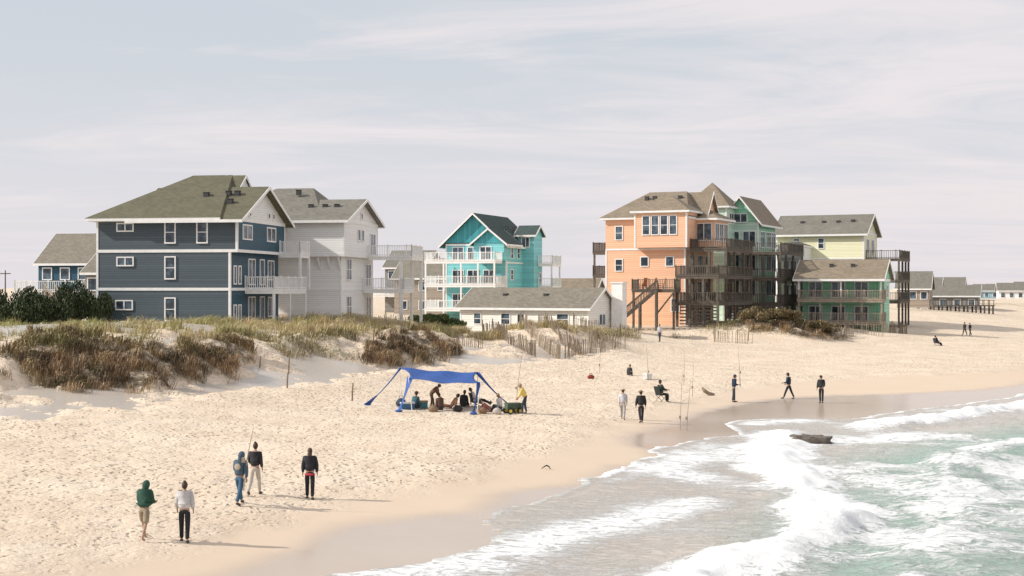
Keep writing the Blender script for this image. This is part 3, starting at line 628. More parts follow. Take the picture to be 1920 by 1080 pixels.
def person(px,py,h,label,face,legs=((12,8),(-14,10)),arms=((-8,6,10),(8,6,12)),lean=3,hp=8,top=(.05,.05,.06),bot=(.02,.02,.025),skin=(.42,.26,.18),hairc=(.06,.035,.02),hair='short',shoe=(.05,.05,.05),shorts=False,hatc=(.5,.42,.3),pz=None,shirt=None,bulk=1.,name='person',pos=None,sleeve=True,group=None,emblem=None):
    s=h/1.75;R=math.radians
    x,y,z=hit(px,py) if pos is None else pos
    J={};d=Vector((0,math.sin(R(lean)),math.cos(R(lean))))
    low=9;P0=Vector((0,0,0))
    for n_,sg,(a,k) in(('L',-1,legs[0]),('R',1,legs[1])):
        hp_=P0+Vector((sg*.09,0,-.03));kn=hp_+Vector((sg*.015,math.sin(R(a)),-math.cos(R(a))))*.43
        an=kn+Vector((0,math.sin(R(a-k)),-math.cos(R(a-k))))*.42
        ft=R(min(0,(a-k)*.55) if a-k<0 else 0); fd=Vector((sg*.12,math.cos(ft),math.sin(ft))) if a<60 else Vector((sg*.12,math.cos(R(a-k)),max(0,math.sin(R(a-k)))))
        J[n_]=(hp_,kn,an,an+fd*.03+Vector((0,0,-.045)),an+fd*.15+Vector((0,0,-.055)));low=min(low,J[n_][3].z-.03,J[n_][4].z-.025)
    off=Vector((0,0,-low if pz is None else pz/s))
    tr=lambda v:(v+off)*s
    pel=tr(P0);bel=tr(d*.16);ch=tr(d*.36);nb=tr(d*.50);nk=tr(d*.56+Vector((0,.01,0)))
    hd=Vector((0,math.sin(R(lean+hp)),math.cos(R(lean+hp))));hc=tr(d*.56+hd*.135+Vector((0,.01,0)))
    ar={}
    for n_,sg,(a,ab,el_) in(('L',-1,arms[0]),('R',1,arms[1])):
        sh=tr(d*.475+Vector((sg*.17,0,0)));u=Vector((sg*math.sin(R(ab)),math.sin(R(a))*math.cos(R(ab)),-math.cos(R(a))*math.cos(R(ab))))
        eb=sh+u*.29*s;a2=a+el_;w_=Vector((sg*math.sin(R(ab))*.3-sg*.12*(el_>50),math.sin(R(a2)),-math.cos(R(a2)))).normalized()
        wr=eb+w_*.25*s;ar[n_]=(sh,eb,wr,wr+w_*.085*s,w_)
    e=bpy.data.objects.new(name,None);COL.objects.link(e);e.location=(x,y,z-.01);e.rotation_euler=(0,0,R(face));tag(e,label,'person',group);e.empty_display_size=.2
    # body
    V=[pel,bel,ch,nb,nk,tr(d*.56+hd*.07)];E=[(0,1),(1,2),(2,3),(3,4),(4,5)];Rr=[(.13,.1),(.12,.09),(.14,.095),(.09,.07),.052,.05]
    for n_ in'LR':
        b0=len(V);j=[tr(q) for q in J[n_]];V+=j;Rr+=[.08,.055,.038,.042,.028];E+=[(0,b0),(b0,b0+1),(b0+1,b0+2),(b0+2,b0+3),(b0+3,b0+4)]
        b0=len(V);q=ar[n_];V+=[q[0],q[1],q[2],q[3]];Rr+=[.052,.04,.026,(.036,.018)];E+=[(3,b0),(b0,b0+1),(b0+1,b0+2),(b0+2,b0+3)]
    sc=lambda r:(r[0]*s,r[1]*s) if isinstance(r,tuple) else r*s
    v,f=sk(V,E,[sc(r) for r in Rr]);B=MB().add(v,f,0)
    RH=Matrix.Rotation(-R(lean+hp),3,'X')
    def shape(p):
        q=p.copy()
        if p.z<0:q.x*=1+.28*p.z;q.y=q.y*(1+.15*p.z)+.06*(-p.z)
        if p.y>.9 and abs(p.z)<.25:q.y+=.08
        return q
    B.ell(hc,(.076*s,.095*s,.118*s),RH,0,16,shape)
    B.tube([hc+RH@Vector((0,.088,.02))*s,hc+RH@Vector((0,.112,-.018))*s,hc+RH@Vector((0,.092,-.03))*s],[.006*s,.014*s,.01*s],6)
    for sg in(-1,1):
        B.ell(hc+RH@Vector((sg*.076,-.005,-.005))*s,(.01*s,.02*s,.03*s),RH,0,6);B.ell(hc+RH@Vector((sg*.031,.083,.012))*s,(.013*s,.009*s,.008*s),RH,1,6)
    B.ell(hc+RH@Vector((0,.083,-.055))*s,(.024*s,.008*s,.006*s),RH,2,6)
    for n_,sg in(('L',-1),('R',1)):
        _,_,wr,pe,w_=ar[n_];side=Vector((0,1,0))-w_*w_.y;side.normalize();pal=w_.cross(side)
        for i,(o_,l_) in enumerate(((.027,.068),(.01,.078),(-.008,.072),(-.025,.055))):
            p=pe+side*o_*s-w_*.015*s;q=p+w_*l_*.5*s;r_=q+(w_*.7-pal*sg*.5)*l_*.45*s;t_=r_+(w_*.2-pal*sg*.8)*l_*.3*s
            B.tube([p,q,r_,t_],[.0095*s,.0088*s,.008*s,.006*s],6)
        p=wr+w_*.03*s+side*.02*s;q=p+(side*.8+w_*.5)*.035*s;B.tube([p,q,q+(side*.25+w_*.9)*.03*s],[.012*s,.0105*s,.008*s],6)
    B.obj('body',[cm_(skin,.55),cm_((.03,.02,.02),.3),cm_((.4,.15,.12),.5)],e,smooth=True)
    # trousers
    V=[pel+Vector((0,0,.03*s)),bel*.35+pel*.65];E=[(0,1)];Rr=[(.15*bulk,.115*bulk),(.14*bulk,.105*bulk)]
    for n_ in'LR':
        j=[tr(q) for q in J[n_]];b0=len(V)
        if shorts:V+=[j[0],j[0].lerp(j[1],.6),j[0].lerp(j[1],1.02)];Rr+=[.10,.098,.095]
        else:V+=[j[0],j[1],j[1].lerp(j[2],.5),j[2]+Vector((0,0,.01))];Rr+=[.1,.078,.068,.064]
        k=len(V)-b0;E+=[(0,b0)]+[(b0+i,b0+i+1) for i in range(k-1)]
    v,f=sk(V,E,[sc(r) for r in Rr]);MB().add(v,f).obj('trousers' if not shorts else 'shorts',[cm_(bot,.85)],e,smooth=True)
    # jacket
    V=[pel+Vector((0,0,.0*s)),bel,ch,nb];E=[(0,1),(1,2),(2,3)];Rr=[(.165*bulk,.125*bulk),(.16*bulk,.125*bulk),(.175*bulk,.13*bulk),(.1*bulk,.08)]
    for n_ in'LR':
        q=ar[n_];b0=len(V)
        if sleeve:V+=[q[0],q[1],q[1].lerp(q[2],.92)];Rr+=[.08*bulk,.066*bulk,.048];E+=[(3,b0),(b0,b0+1),(b0+1,b0+2)]
        else:V+=[q[0],q[0].lerp(q[1],.6)];Rr+=[.068,.06];E+=[(3,b0),(b0,b0+1)]
    v,f=sk(V,E,[sc(r) for r in Rr],root=2);MB().add(v,f).obj('jacket',[cm_(top,.8)],e,smooth=True)
    if emblem:
        MB().ell(ch+Vector((0,-.135*bulk*s,-.02)),(.12*s,.035*s,.11*s),None,0,14).obj('back_patch',[cm_(emblem)],e,smooth=True)
    if shirt:
        MB().ell(pel-d*.085*s,(.185*s,.155*s,.055*s),None,0,16).obj('shirt_hem',[cm_(shirt)],e,smooth=True)
    if shoe:
        for n_ in'LR':
            j=[tr(q) for q in J[n_]];fd=(j[4]-j[3]).normalized();up=Vector((0,0,1))
            MB().tube([j[3]-fd*.055*s,j[3]-fd*.02*s+up*.012*s,j[3].lerp(j[4],.4)+up*.01*s,j[4],j[4]+fd*.05*s],[.03*s,.05*s,.047*s,.04*s,.018*s],9).obj('shoe',[cm_(shoe,.6)],e,smooth=True)
    hm=cm_(hairc,.6);Hb=MB()
    if hair=='hood':
        Hb.ell(hc+RH@Vector((0,-.022,.0))*s,(.112*s,.118*s,.145*s),RH,0,14).tube([nb+d*.0*s,nb+d*.07*s,hc-hd*.04*s],[.11*s,.1*s,.09*s],12).obj('hood',[cm_(top,.8)],e,smooth=True)
    else:
        Hb.ell(hc+RH@Vector((0,-.018,.018))*s,(.087*s,.1*s,.122*s),RH,0,14)
        if hair=='long':Hb.tube([hc+RH@Vector((0,-.05,.02))*s,hc+RH@Vector((0,-.085,-.08))*s,nb+Vector((0,-.075,-.02))*s,nb+Vector((0,-.09,-.12))*s],[.08*s,.085*s,.07*s,.03*s],10)
        if hair=='bun':Hb.ell(hc+RH@Vector((0,-.07,.115))*s,(.045*s,.045*s,.045*s),RH,0,8)
        Hb.obj('hair',[hm],e,smooth=True)
    if hair in('hat','cap'):
        hb=MB();hb.ell(hc+RH@Vector((0,-.01,.075))*s,(.098*s,.11*s,.075*s),RH,0,14)
        if hair=='hat':hb.ell(hc+RH@Vector((0,-.005,.05))*s,(.17*s,.18*s,.014*s),RH,0,16)
        else:hb.ell(hc+RH@Vector((0,.1,.055))*s,(.07*s,.08*s,.01*s),RH,0,12)
        hb.obj('hat',[cm_(hatc)],e,smooth=True)
    return e,ar,(x,y,z)
walk=((22,4),(-16,14));walk2=((-18,22),(16,4));stand=((4,2),(-4,4))
def rod(x,y,z,L,tx,ty,label='long fishing rod standing in a sand spike'):
    e=MB().tube([(0,0,-.3),(tx*.3,ty*.3,L*.35),(tx,ty,L)],[.022,.016,.007],6).box(-.05,.05,-.05,.03,.55,.7).obj('fishing_rod',[M['woodl']],None,(x,y,z));tag(e,label,'fishing rod','fishing rods on the beach');return e
person(270,1012,1.58,'person in dark green hoodie and khaki shorts walking barefoot',-12,legs=((20,6),(-12,18)),arms=((12,8,70),(10,8,72)),lean=8,hp=22,top=(.018,.075,.05),bot=(.33,.27,.19),hair='hood',shoe=None,shorts=True,bulk=1.35)
person(346,1018,1.60,'person in pale grey puffer jacket and black trousers',6,legs=((10,6),(-8,8)),arms=((6,10,30),(0,10,30)),lean=3,hp=5,top=(.58,.56,.56),bot=(.015,.015,.02),hair='bun',bulk=1.25)
_,ar,p3=person(449,946,1.62,'person in blue patterned hooded jacket and jeans carrying a bag',-20,legs=walk,arms=((14,14,50),(-10,14,8)),lean=8,hp=18,top=(.06,.10,.14),bot=(.05,.12,.2),hair='hood',bulk=1.25,emblem=(.42,.36,.28))
person(478,929,1.66,'person in black top and cream trousers looking down',-8,legs=walk2,arms=((4,8,60),(-6,8,30)),lean=3,hp=12,top=(.02,.02,.025),bot=(.58,.52,.45),hair='bun',hairc=(.05,.03,.02),bulk=1.1)
person(581,937,1.62,'person in black jacket with red hem and black leggings',4,legs=((8,4),(-6,8)),arms=((-4,12,14),(0,12,14)),lean=2,hp=4,top=(.018,.018,.025),bot=(.015,.015,.02),hair='long',hairc=(.09,.045,.03),shirt=(.45,.04,.06),bulk=1.25)
person(1168,787,1.62,'person in white jacket and beige hat walking on sand',-10,legs=walk,lean=3,top=(.6,.6,.62),bot=(.4,.38,.36),hair='hat',shoe=(.3,.28,.25),bulk=1.1)
person(1202,793,1.68,'person in black jacket and trousers with tan hat',5,legs=walk2,arms=((2,14,20),(2,14,20)),top=(.018,.02,.02),bot=(.02,.02,.025),hair='hat',hatc=(.3,.22,.13),bulk=1.25)
_,ar,p9=person(1376,754,1.66,'person in navy jacket fishing at the water edge',-95,legs=stand,arms=((8,6,75),(4,6,85)),top=(.02,.045,.09),bot=(.05,.06,.08),hair='cap',hatc=(.03,.04,.08),bulk=1.3)
person(1479,748,1.66,'person in navy jacket fishing with feet apart',60,legs=((24,4),(-20,6)),arms=((10,8,70),(0,8,60)),top=(.015,.03,.06),bot=(.02,.025,.04),hair='cap',hatc=(.02,.03,.06),bulk=1.25)
person(1540,756,1.68,'person in black clothing standing on wet sand with a backpack',150,legs=stand,arms=((8,8,60),(2,10,25)),top=(.015,.02,.025),bot=(.02,.02,.025),hair='cap',hatc=(.06,.03,.02),bulk=1.3)
person(1237,641,1.75,'person in white shirt and dark trousers near the dune',150,legs=walk,top=(.62,.62,.66),bot=(.03,.04,.08))
person(1809,629,1.7,'person in dark clothes strolling on the far beach',20,legs=walk,top=(.1,.06,.05),bot=(.03,.03,.04),group='pair strolling on the far beach')
person(1819,629,1.62,'person in dark clothes strolling on the far beach',20,legs=walk2,top=(.03,.03,.04),bot=(.02,.02,.03),group='pair strolling on the far beach')
def camp_chair(px,py,face,col,label,hh=.42):
    x,y,z=hit(px,py);b=MB();e=bpy.data.objects.new('camp_chair',None);COL.objects.link(e);e.location=(x,y,z);e.rotation_euler=(0,0,math.radians(face));tag(e,label,'chair')
    MB().box(-.26,.26,-.22,.24,hh-.04,hh).obj('seat',[cm_(col)],e);MB().prism([(-.24,hh+.01),(-.2,hh+.01),(-.36,hh+.5),(-.4,hh+.5)],'x',-.26,.26).obj('backrest',[cm_(col)],e)
    for sx in(-.27,.27):
        for a,c in((-.25,.25),(.25,-.25)):MB().tube([(sx,a,0),(sx,c,hh+.02)],[.014,.014],6).obj('leg',[M['dark']],e)
        MB().box(sx-.03,sx+.03,-.26,.24,hh+.2,hh+.225).obj('armrest',[M['dark']],e)
    return x,y,z
p=camp_chair(1240,753,-60,(.02,.03,.03),'dark folding camp chair on the beach sand')
person(0,0,1.72,'person in dark green coat sitting in a camp chair',-60,legs=((82,78),(84,86)),arms=((30,8,50),(35,8,50)),lean=-10,hp=12,top=(.03,.05,.04),bot=(.02,.03,.03),hair='cap',hatc=(.05,.04,.04),pz=.50,pos=p,bulk=1.15)
p=camp_chair(1757,648,-70,(.03,.03,.05),'dark low beach chair on the far sand',.3)
person(0,0,1.72,'person in dark clothes sitting low with legs stretched out',-70,legs=((80,45),(84,55)),arms=((20,8,30),(20,8,30)),lean=-22,hp=15,top=(.03,.03,.05),bot=(.02,.02,.04),pz=.38,pos=p,bulk=1.2)
# canopy group
person(985,776,1.62,'person in yellow shirt and dark trousers bending forward',95,legs=((24,24),(2,14)),arms=((20,8,20),(10,8,20)),lean=26,hp=-4,top=(.78,.60,.16),bot=(.03,.04,.06),hair='short',hairc=(.35,.25,.15),bulk=1.25)
grp='people resting under the canopy'
person(808,766,1.5,'tanned person in straw hat bending over the cooler',-70,legs=((24,20),(4,14)),arms=((14,8,20),(10,8,20)),lean=52,hp=-10,top=(.20,.10,.06),bot=(.12,.08,.05),hair='hat',group=grp,bulk=1.25)
person(778,766,1.7,'person in teal shirt sitting on the sand in a brown hat',-40,legs=((100,95),(95,90)),lean=8,top=(.04,.12,.15),bot=(.05,.06,.08),hair='hat',hatc=(.2,.12,.07),pz=.14,group=grp,bulk=1.15)
person(826,769,1.7,'person in brown shirt sitting on the sand',30,legs=((100,95),(95,90)),lean=14,top=(.13,.07,.05),bot=(.05,.05,.06),hair='short',pz=.14,group=grp,bulk=1.15)
person(846,766,1.7,'person in peach shirt reclining on the sand',80,legs=((105,60),(95,50)),lean=-35,top=(.6,.32,.22),bot=(.3,.15,.1),pz=.14,group=grp)
p=camp_chair(893,763,-75,(.03,.03,.03),'low dark beach chair under the canopy',.25)
person(0,0,1.7,'person in cream shirt and black trousers reclining in a low chair',-75,legs=((92,22),(100,45)),lean=-30,top=(.6,.55,.48),bot=(.02,.02,.03),pz=.34,pos=p,group=grp)
person(938,769,1.65,'person in white shirt sitting on the sand with raised knees',60,legs=((115,100),(105,95)),lean=10,top=(.66,.64,.6),bot=(.1,.1,.12),hairc=(.3,.2,.1),pz=.14,group=grp,bulk=1.1)
person(868,763,1.7,'person in black clothes sitting low on the sand',-30,legs=((110,95),(100,95)),lean=14,top=(.03,.03,.035),bot=(.03,.03,.04),pz=.14,group=grp,bulk=1.15)
person(920,772,1.7,'person in black trousers lying back on the sand',-80,legs=((88,8),(96,30)),lean=-55,top=(.35,.12,.1),bot=(.02,.02,.03),pz=.13,group=grp)
person(1179,704,1.5,'person in dark clothes crouching on the sand',-30,legs=((115,110),(105,105)),lean=20,top=(.04,.04,.04),bot=(.05,.04,.04),pz=.14)
# ---------- canopy ----------
cx,cy,cz=hit(820,772);cy+=1.2;CB=paint('blue_canopy_fabric',(.022,.09,.34),.65,.3,3)
e=bpy.data.objects.new('beach_canopy',None);COL.objects.link(e);e.location=(cx,cy,cz);tag(e,'blue stretch beach canopy on four poles with sandbag anchors','canopy')
Pt=[(-2.25,1.7,2.1),(2.1,1.7,1.85),(2.3,-1.3,1.5),(-1.5,-1.5,1.74)]
An=[(-3.9,.9,.12),(4.0,.3,.05),(1.95,-2.8,.0),(-1.95,-2.3,.05)]
g=20;v=[];f=[]
for i in range(g+1):
    for j in range(g+1):
        a,b_=i/g,j/g;P=[Vector(q) for q in Pt]
        ea=.14*4*a*(1-a);eb=.16*4*b_*(1-b_)
        q=(P[0]*(1-a)+P[1]*a)*(1-b_)+(P[3]*(1-a)+P[2]*a)*b_
        cen=(P[0]+P[1]+P[2]+P[3])/4;k_=(ea*abs(2*b_-1)**2+eb*abs(2*a-1)**2)*.9;q.x+=(cen.x-q.x)*k_;q.y+=(cen.y-q.y)*k_
        q.z+= .035*math.sin(a*13+b_*5)-.17*4*a*(1-a)*(.35+.65*b_)-.06*4*b_*(1-b_)+.08;v.append(q)
for i in range(g):
    for j in range(g):f.append((i*(g+1)+j,(i+1)*(g+1)+j,(i+1)*(g+1)+j+1,i*(g+1)+j+1))
o=MB().add(v,f).obj('canopy_top',[CB],e,smooth=True);o.modifiers.new('s','SOLIDIFY').thickness=.012
for i,(p,a) in enumerate(zip(Pt,An)):
    p=Vector(p);p.z+=.08;a=Vector(a);a.z=gz(cx+a.x,cy+a.y)-cz+.08;v=[];f=[];cen=Vector((0,0,2.0));inn=(cen-p);inn.z=0;inn.normalize();sd=Vector((-inn.y,inn.x,0))
    for k in range(11):
        t=k/10;c=p.lerp(a,t)+Vector((0,0,-.12*math.sin(math.pi*t)))
        wd=.24*(1-t)**2.8+.015+.12*t**3
        if i==0:wd=.008+.08*(1-t)**5+.26*max(0,(t-.68)/.32)
        c+=inn*.1*(1-t)
        v+=[c-sd*wd,c+inn*.08*(1-t)+Vector((0,0,-.02)),c+sd*wd]
    for k in range(10):f+=[(3*k,3*k+1,3*k+4,3*k+3),(3*k+1,3*k+2,3*k+5,3*k+4)]
    o=MB().add(v,f).obj('corner_strap',[CB],e,smooth=True);o.modifiers.new('s','SOLIDIFY').thickness=.012
    MB().ell(a+Vector((0,0,-.02)),(.2,.15,.08),None,0,12).obj('sandbag',[CB],e,smooth=True)
    q=Vector(p);zb=gz(cx+q.x,cy+q.y)-cz-.1
    MB().tube([(q.x+inn.x*.25,q.y+inn.y*.25,zb),q],[.022,.022],8).obj('pole',[M['white']],e)
def cooler(px,py,col,lid,label,w=.6):
    x,y,z=hit(px,py);e=bpy.data.objects.new('cooler',None);COL.objects.link(e);e.location=(x,y,z);e.rotation_euler=(0,0,random.random());tag(e,label,'cooler')
    b=MB().prism([(-.18,0),(.18,0),(.2,.32),(-.2,.32)],'x',-w/2,w/2).obj('cooler_body',[cm_(col,.4)],e);MB().box(-w/2-.02,w/2+.02,-.22,.22,.323,.4).obj('lid',[cm_(lid,.4)],e)
    MB().tube([(-w/2-.03,-.0,.3),(-w/2-.09,0,.25),(-w/2-.09,0,.16),(-w/2-.03,0,.14)],[.012]*4,6).obj('handle',[M['dark']],e)
cooler(764,768,(.03,.12,.25),(.6,.6,.6),'blue cooler with white lid under the canopy',.7)
cooler(791,765,(.04,.2,.25),(.35,.2,.1),'teal cooler with brown lid under the canopy')
cooler(1214,711,(.7,.7,.68),(.75,.75,.73),'small white cooler on the sand',.5)
def bag(px,py,c,label,r=(.28,.2,.2)):
    x,y,z=hit(px,py);e=bpy.data.objects.new('beach_bag',None);COL.objects.link(e);e.location=(x,y,z);tag(e,label,'bag')
    def fn(p):
        q=p.copy();q.z=max(q.z,-.75);q.x*=1-.2*max(0,q.z);return q
    MB().ell((0,0,r[2]*.75),r,None,0,14,fn).obj('bag_body',[cm_(c)],e,smooth=True)
    MB().tube([(-r[0]*.4,0,r[2]*1.5),(-r[0]*.3,0,r[2]*2.2),(r[0]*.3,0,r[2]*2.2),(r[0]*.4,0,r[2]*1.5)],[.015]*4,6).obj('handle',[cm_((.03,.03,.03))],e)
bag(1108,710,(.25,.03,.02),'small red and black bag on the dry sand',(.26,.18,.16))
bag(752,762,(.04,.06,.1),'dark blue beach bag under the canopy',(.3,.22,.26))
bag(858,772,(.05,.04,.04),'black beach bag under the canopy')
bag(812,772,(.3,.2,.12),'straw coloured beach bag under the canopy')
bag(905,776,(.25,.14,.08),'brown beach bag by the canopy leg',(.25,.2,.2))
bag(932,777,(.5,.45,.4),'cream beach bag beside the group',(.25,.2,.2))
x,y,z=hit(962,776);e=bpy.data.objects.new('beach_cart',None);COL.objects.link(e);e.location=(x,y,z);e.rotation_euler=(0,0,.4);tag(e,'small beach cart with yellow wheels and green load','cart')
MB().prism([(-.2,.28),(.2,.28),(.25,.58),(-.25,.58)],'x',-.4,.4).obj('cart_body',[cm_((.08,.12,.08))],e);MB().tube([(.4,0,.45),(.75,0,.75),(.8,0,.95)],[.018]*3,6).obj('handle',[M['dark']],e)
for sx in(-.28,.28):
    for sy in(-.3,.3):
        o=MB().tube([(sx,sy-.05,.17),(sx,sy+.05,.17)],[.17,.17],16).obj('wheel',[M['black']],e);MB().tube([(sx,sy-.055,.17),(sx,sy+.055,.17)],[.09,.09],12).obj('rim',[cm_((.7,.55,.05),.5)],o)
# ---------- rods, posts, driftwood, rock ----------
for px,py,L,tx,ty in[(1275,806,3.0,.12,0),(1287,808,2.5,.22,.1),(1216,714,3.0,-.15,.4),(1282,722,2.3,.1,.2),(1124,700,2.2,.1,.2),(968,748,3.0,.4,.3),(1298,745,2.2,.1,.1)]:
    x,y,z=hit(px,py);rod(x,y,z,L,tx,ty)
x,y,z=p3;rod(x+.15,y-.15,z+1.0,1.6,.25,.3,'fishing rod carried over the shoulder').location.z=z+.75
x,y,z=p9;rod(x+.4,y+.05,z+1.1,2.2,-.1,.2,'fishing rod held upright by the angler').location.z=z+1.2
PW=paint('grey_driftwood',(.28,.21,.15),.9,.4,4)
for px,py,h in[(660,752,1.0),(538,728,.9),(541,700,1.1),(487,690,.7),(857,665,1.3),(700,640,1.1),(1403,640,1.4),(1127,660,1.5)]:
    x,y,z=hit(px,py);o=MB().tube([(0,0,-.4),(.02,0,h*.5),(.05,.02,h)],[.05,.047,.04],7).obj('wooden_post',[PW],None,(x,y,z));tag(o,'thin weathered wooden post standing in the sand','post','wooden posts in the dune')
x,y,z=hit(1325,742);o=MB().tube([(-.3,0,.5),(-.15,0,.3),(.15,0,.12),(.5,.1,.06)],[.06,.13,.12,.08],8).obj('driftwood',[PW],None,(x,y,z),True);tag(o,'short leaning piece of grey driftwood on the sand','driftwood')
x,y,z=hit(1025,880);o=MB().tube([(-.2,0,.03),(-.05,.02,.12),(0,.02,.14),(.09,0,.1),(.15,0,0)],[.012,.025,.03,.025,.012],7).obj('driftwood',[M['black']],None,(x,y,z),True);tag(o,'small dark bent stick lying on smooth sand','driftwood')
x,y=onz(1521,826,0);v0=MB()
def rf(p):
    q=Vector((max(-.82,min(.82,p.x))*1.2,p.y,max(-.6,min(.42,p.z))*1.8));k=.10*math.sin(p.x*9+p.y*5)+.09*math.sin(p.z*11+p.x*17)+.05*math.sin(p.y*23+p.x*5);return q*(1+k)
v0.ell((0,0,.0),(.86,.5,.24),None,0,32,rf);o=v0.obj('surf_rock',[paint('dark_wet_rock',(.17,.14,.11),.6,.6,5,1.0)],None,(x,y,.03),True);o.rotation_euler=(.05,.04,-.05);tag(o,'low dark weathered rock awash in the surf','rock')
# ---------- sand fences ----------
FW=paint('fence_lath',(.30,.235,.17),.9,.4,5)
def fence(a,b,h=1.3,lean=.15,broken=0.1):
    x0,y0=at(*a);x1,y1=at(*b);L=math.hypot(x1-x0,y1-y0);k=int(L/.17);xs_=np.linspace(x0,x1,k);ys_=np.linspace(y0,y1,k)+np.sin(np.linspace(0,6,k))*.3;zs=fields(xs_,ys_)[0]
    m=MB();lx=0
    for i in range(k):
        lx+=random.uniform(-.05,.05);lx=max(-.3,min(.3,lx))
        if random.random()<broken:continue
        hh=h*random.uniform(.8,1.05);p=Vector((xs_[i]-x0,ys_[i]-y0,zs[i]-zs[0]-.3));q=p+Vector((lx*hh+random.uniform(-.06,.06),lean*hh,hh+.3));m.beam(p,q,.055,.015)
        if i%14==0:m.tube([p,p+Vector((lx,lean,hh+.55))],[.06,.05],6)
    for f_ in(.35,.75):
        pts=[(xs_[i]-x0+lean*0,ys_[i]-y0-.02,zs[i]-zs[0]+h*f_) for i in range(0,k,4)];m.tube(pts,[.012]*len(pts),4)
    o=m.obj('sand_fence',[FW],None,(x0,y0,zs[0]));tag(o,'weathered wooden slat sand fence leaning on the dune','fence','sand fences on the dunes')
for a,b in[((935,128),(1005,116)),((975,131),(1050,115)),((1010,133),(1095,119)),((1060,117),(1135,124)),((1090,134),(1200,139)),((1105,128),(1172,130)),((1075,131),(1160,127)),((1340,152),(1412,150)),((1588,167),(1655,164)),((1560,160),(1600,163)),((845,121),(905,120)),((640,115),(765,120)),((905,133),(950,128)),((1660,170),(1700,176))]:fence(a,b)
# ---------- adirondack chairs on the peach house deck ----------
OC=cm_((.7,.25,.08),.5)
for i,xx in enumerate((-3.6,-2.5,-1.4)):
    mw=Matrix.Translation(PEACH.e.location)@Matrix.Rotation(PEACH.e.rotation_euler.z,4,'Z');p=mw@Vector((xx,-4.5,4.205))
    e=bpy.data.objects.new('deck_chair',None);COL.objects.link(e);e.location=p;e.rotation_euler=(0,0,.6+i*.5);tag(e,'orange slatted deck chair on the raised wooden deck','chair','orange chairs on the raised deck')
    MB().prism([(-.3,.25),(.3,.38),(.3,.42),(-.3,.29)],'x',-.28,.28).obj('seat',[OC],e);MB().prism([(-.3,.3),(-.26,.3),(-.5,1.25),(-.55,1.25)],'x',-.27,.27).obj('backrest',[OC],e)
    for sx in(-.3,.3):
        MB().box(sx-.05,sx+.05,-.4,.35,.58,.61).obj('armrest',[OC],e)
        for yy in(-.3,.28):MB().box(sx-.03,sx+.03,yy-.03,yy+.03,0,.578).obj('leg',[OC],e)
# ---------- grass ----------
def blades(name,x,y,z,L,wd,bend,cols,mat):
    n=len(x);a=rng.uniform(0,2*math.pi,n);ux,uy=np.cos(a),np.sin(a);b2=rng.uniform(0,2*math.pi,n);bx=np.cos(b2)*bend+bend*.5;by=np.sin(b2)*bend-bend*.3
    P=np.zeros((n,5,3));w2=wd/2
    P[:,0]=np.stack([x-ux*w2,y-uy*w2,z-.05],-1);P[:,1]=np.stack([x+ux*w2,y+uy*w2,z-.05],-1)
    mx,my,mz=x+bx*L*.3,y+by*L*.3,z+L*.6
    P[:,2]=np.stack([mx+ux*w2*.8,my+uy*w2*.8,mz],-1);P[:,3]=np.stack([mx-ux*w2*.8,my-uy*w2*.8,mz],-1);P[:,4]=np.stack([x+bx*L,y+by*L,z+L*(1-bend*.45)],-1)
    me=bpy.data.meshes.new(name);me.vertices.add(5*n);me.vertices.foreach_set('co',P.ravel())
    i=np.arange(n)*5;lp=np.stack([i,i+1,i+2,i+3,i+3,i+2,i+4],-1).ravel();me.loops.add(7*n);me.loops.foreach_set('vertex_index',lp)
    me.polygons.add(2*n);st=np.stack([np.arange(n)*7,np.arange(n)*7+4],-1).ravel();me.polygons.foreach_set('loop_start',st);me.polygons.foreach_set('loop_total',np.tile([4,3],n))
    me.update(calc_edges=True);c=me.attributes.new('tint','FLOAT_COLOR','POINT');cc=np.concatenate([cols,np.ones((n,1))],1);c.data.foreach_set('color',np.repeat(cc,5,0).astype(np.float32).ravel())
    me.materials.append(mat);o=mkobj(name,me);return o
gm,nt,b=nm('grass_blade');a=N(nt,'ShaderNodeAttribute',attribute_name='tint')
nt.links.new(a.outputs['Color'],b.inputs['Base Color']);b.inputs['Roughness'].default_value=.7
def scatter(N_,x0,x1,y0,y1,kind):
    x=rng.uniform(x0,x1,N_);y=rng.uniform(y0,y1,N_);k=blobs(x,y)[kind];cl=fbm(x*.9,y*.9,4,91);lo=.40 if kind==0 else .36;keep=rng.random(N_)<k*sstep(lo,.60,cl)*1.0+k*.04
    return x[keep],y[keep]
X_,Y_=[],[]
for N_,bx_ in((600000,(-62,4,80,160)),(130000,(-6,18,122,150)),(60000,(15,60,150,170))):
    x,y=scatter(N_,*bx_,0);X_.append(x);Y_.append(y)
x=np.concatenate(X_);y=np.concatenate(Y_);z=fields(x,y)[0];n_=len(x);t=fbm(x*.35,y*.35,3,101);left=np.clip(1-sstep(-34,-20,x),0,1)
tall=fbm(x*.9,y*.9,4,91)
gmix=np.clip(sstep(.45,.62,t)*.5+left*.45+rng.normal(0,.2,n_),0,1)[:,None]
cols=np.array([[.58,.47,.27]])*(1-gmix)+np.array([[.30,.32,.09]])*gmix;cols*=rng.uniform(.6,1.3,(n_,1))
o=blades('dune_grass',x,y,z,rng.uniform(.2,.7,n_)*(.45+1.2*sstep(.42,.66,tall)),rng.uniform(.025,.05,n_),.45,cols,gm);o['kind']='stuff';o['label']='straw and green dune grass tufts'
X_,Y_=[],[];G_=[]
for N_,bx_,kd in((150000,(-34,-8,68,96),1),(60000,(-12,-2,96,120),1),(50000,(20,42,150,166),1),(60000,(-32,-8,80,112),2),(30000,(8,42,142,166),2)):
    x,y=scatter(N_,*bx_,kd);X_.append(x);Y_.append(y);G_.append(np.full(len(x),kd==2))
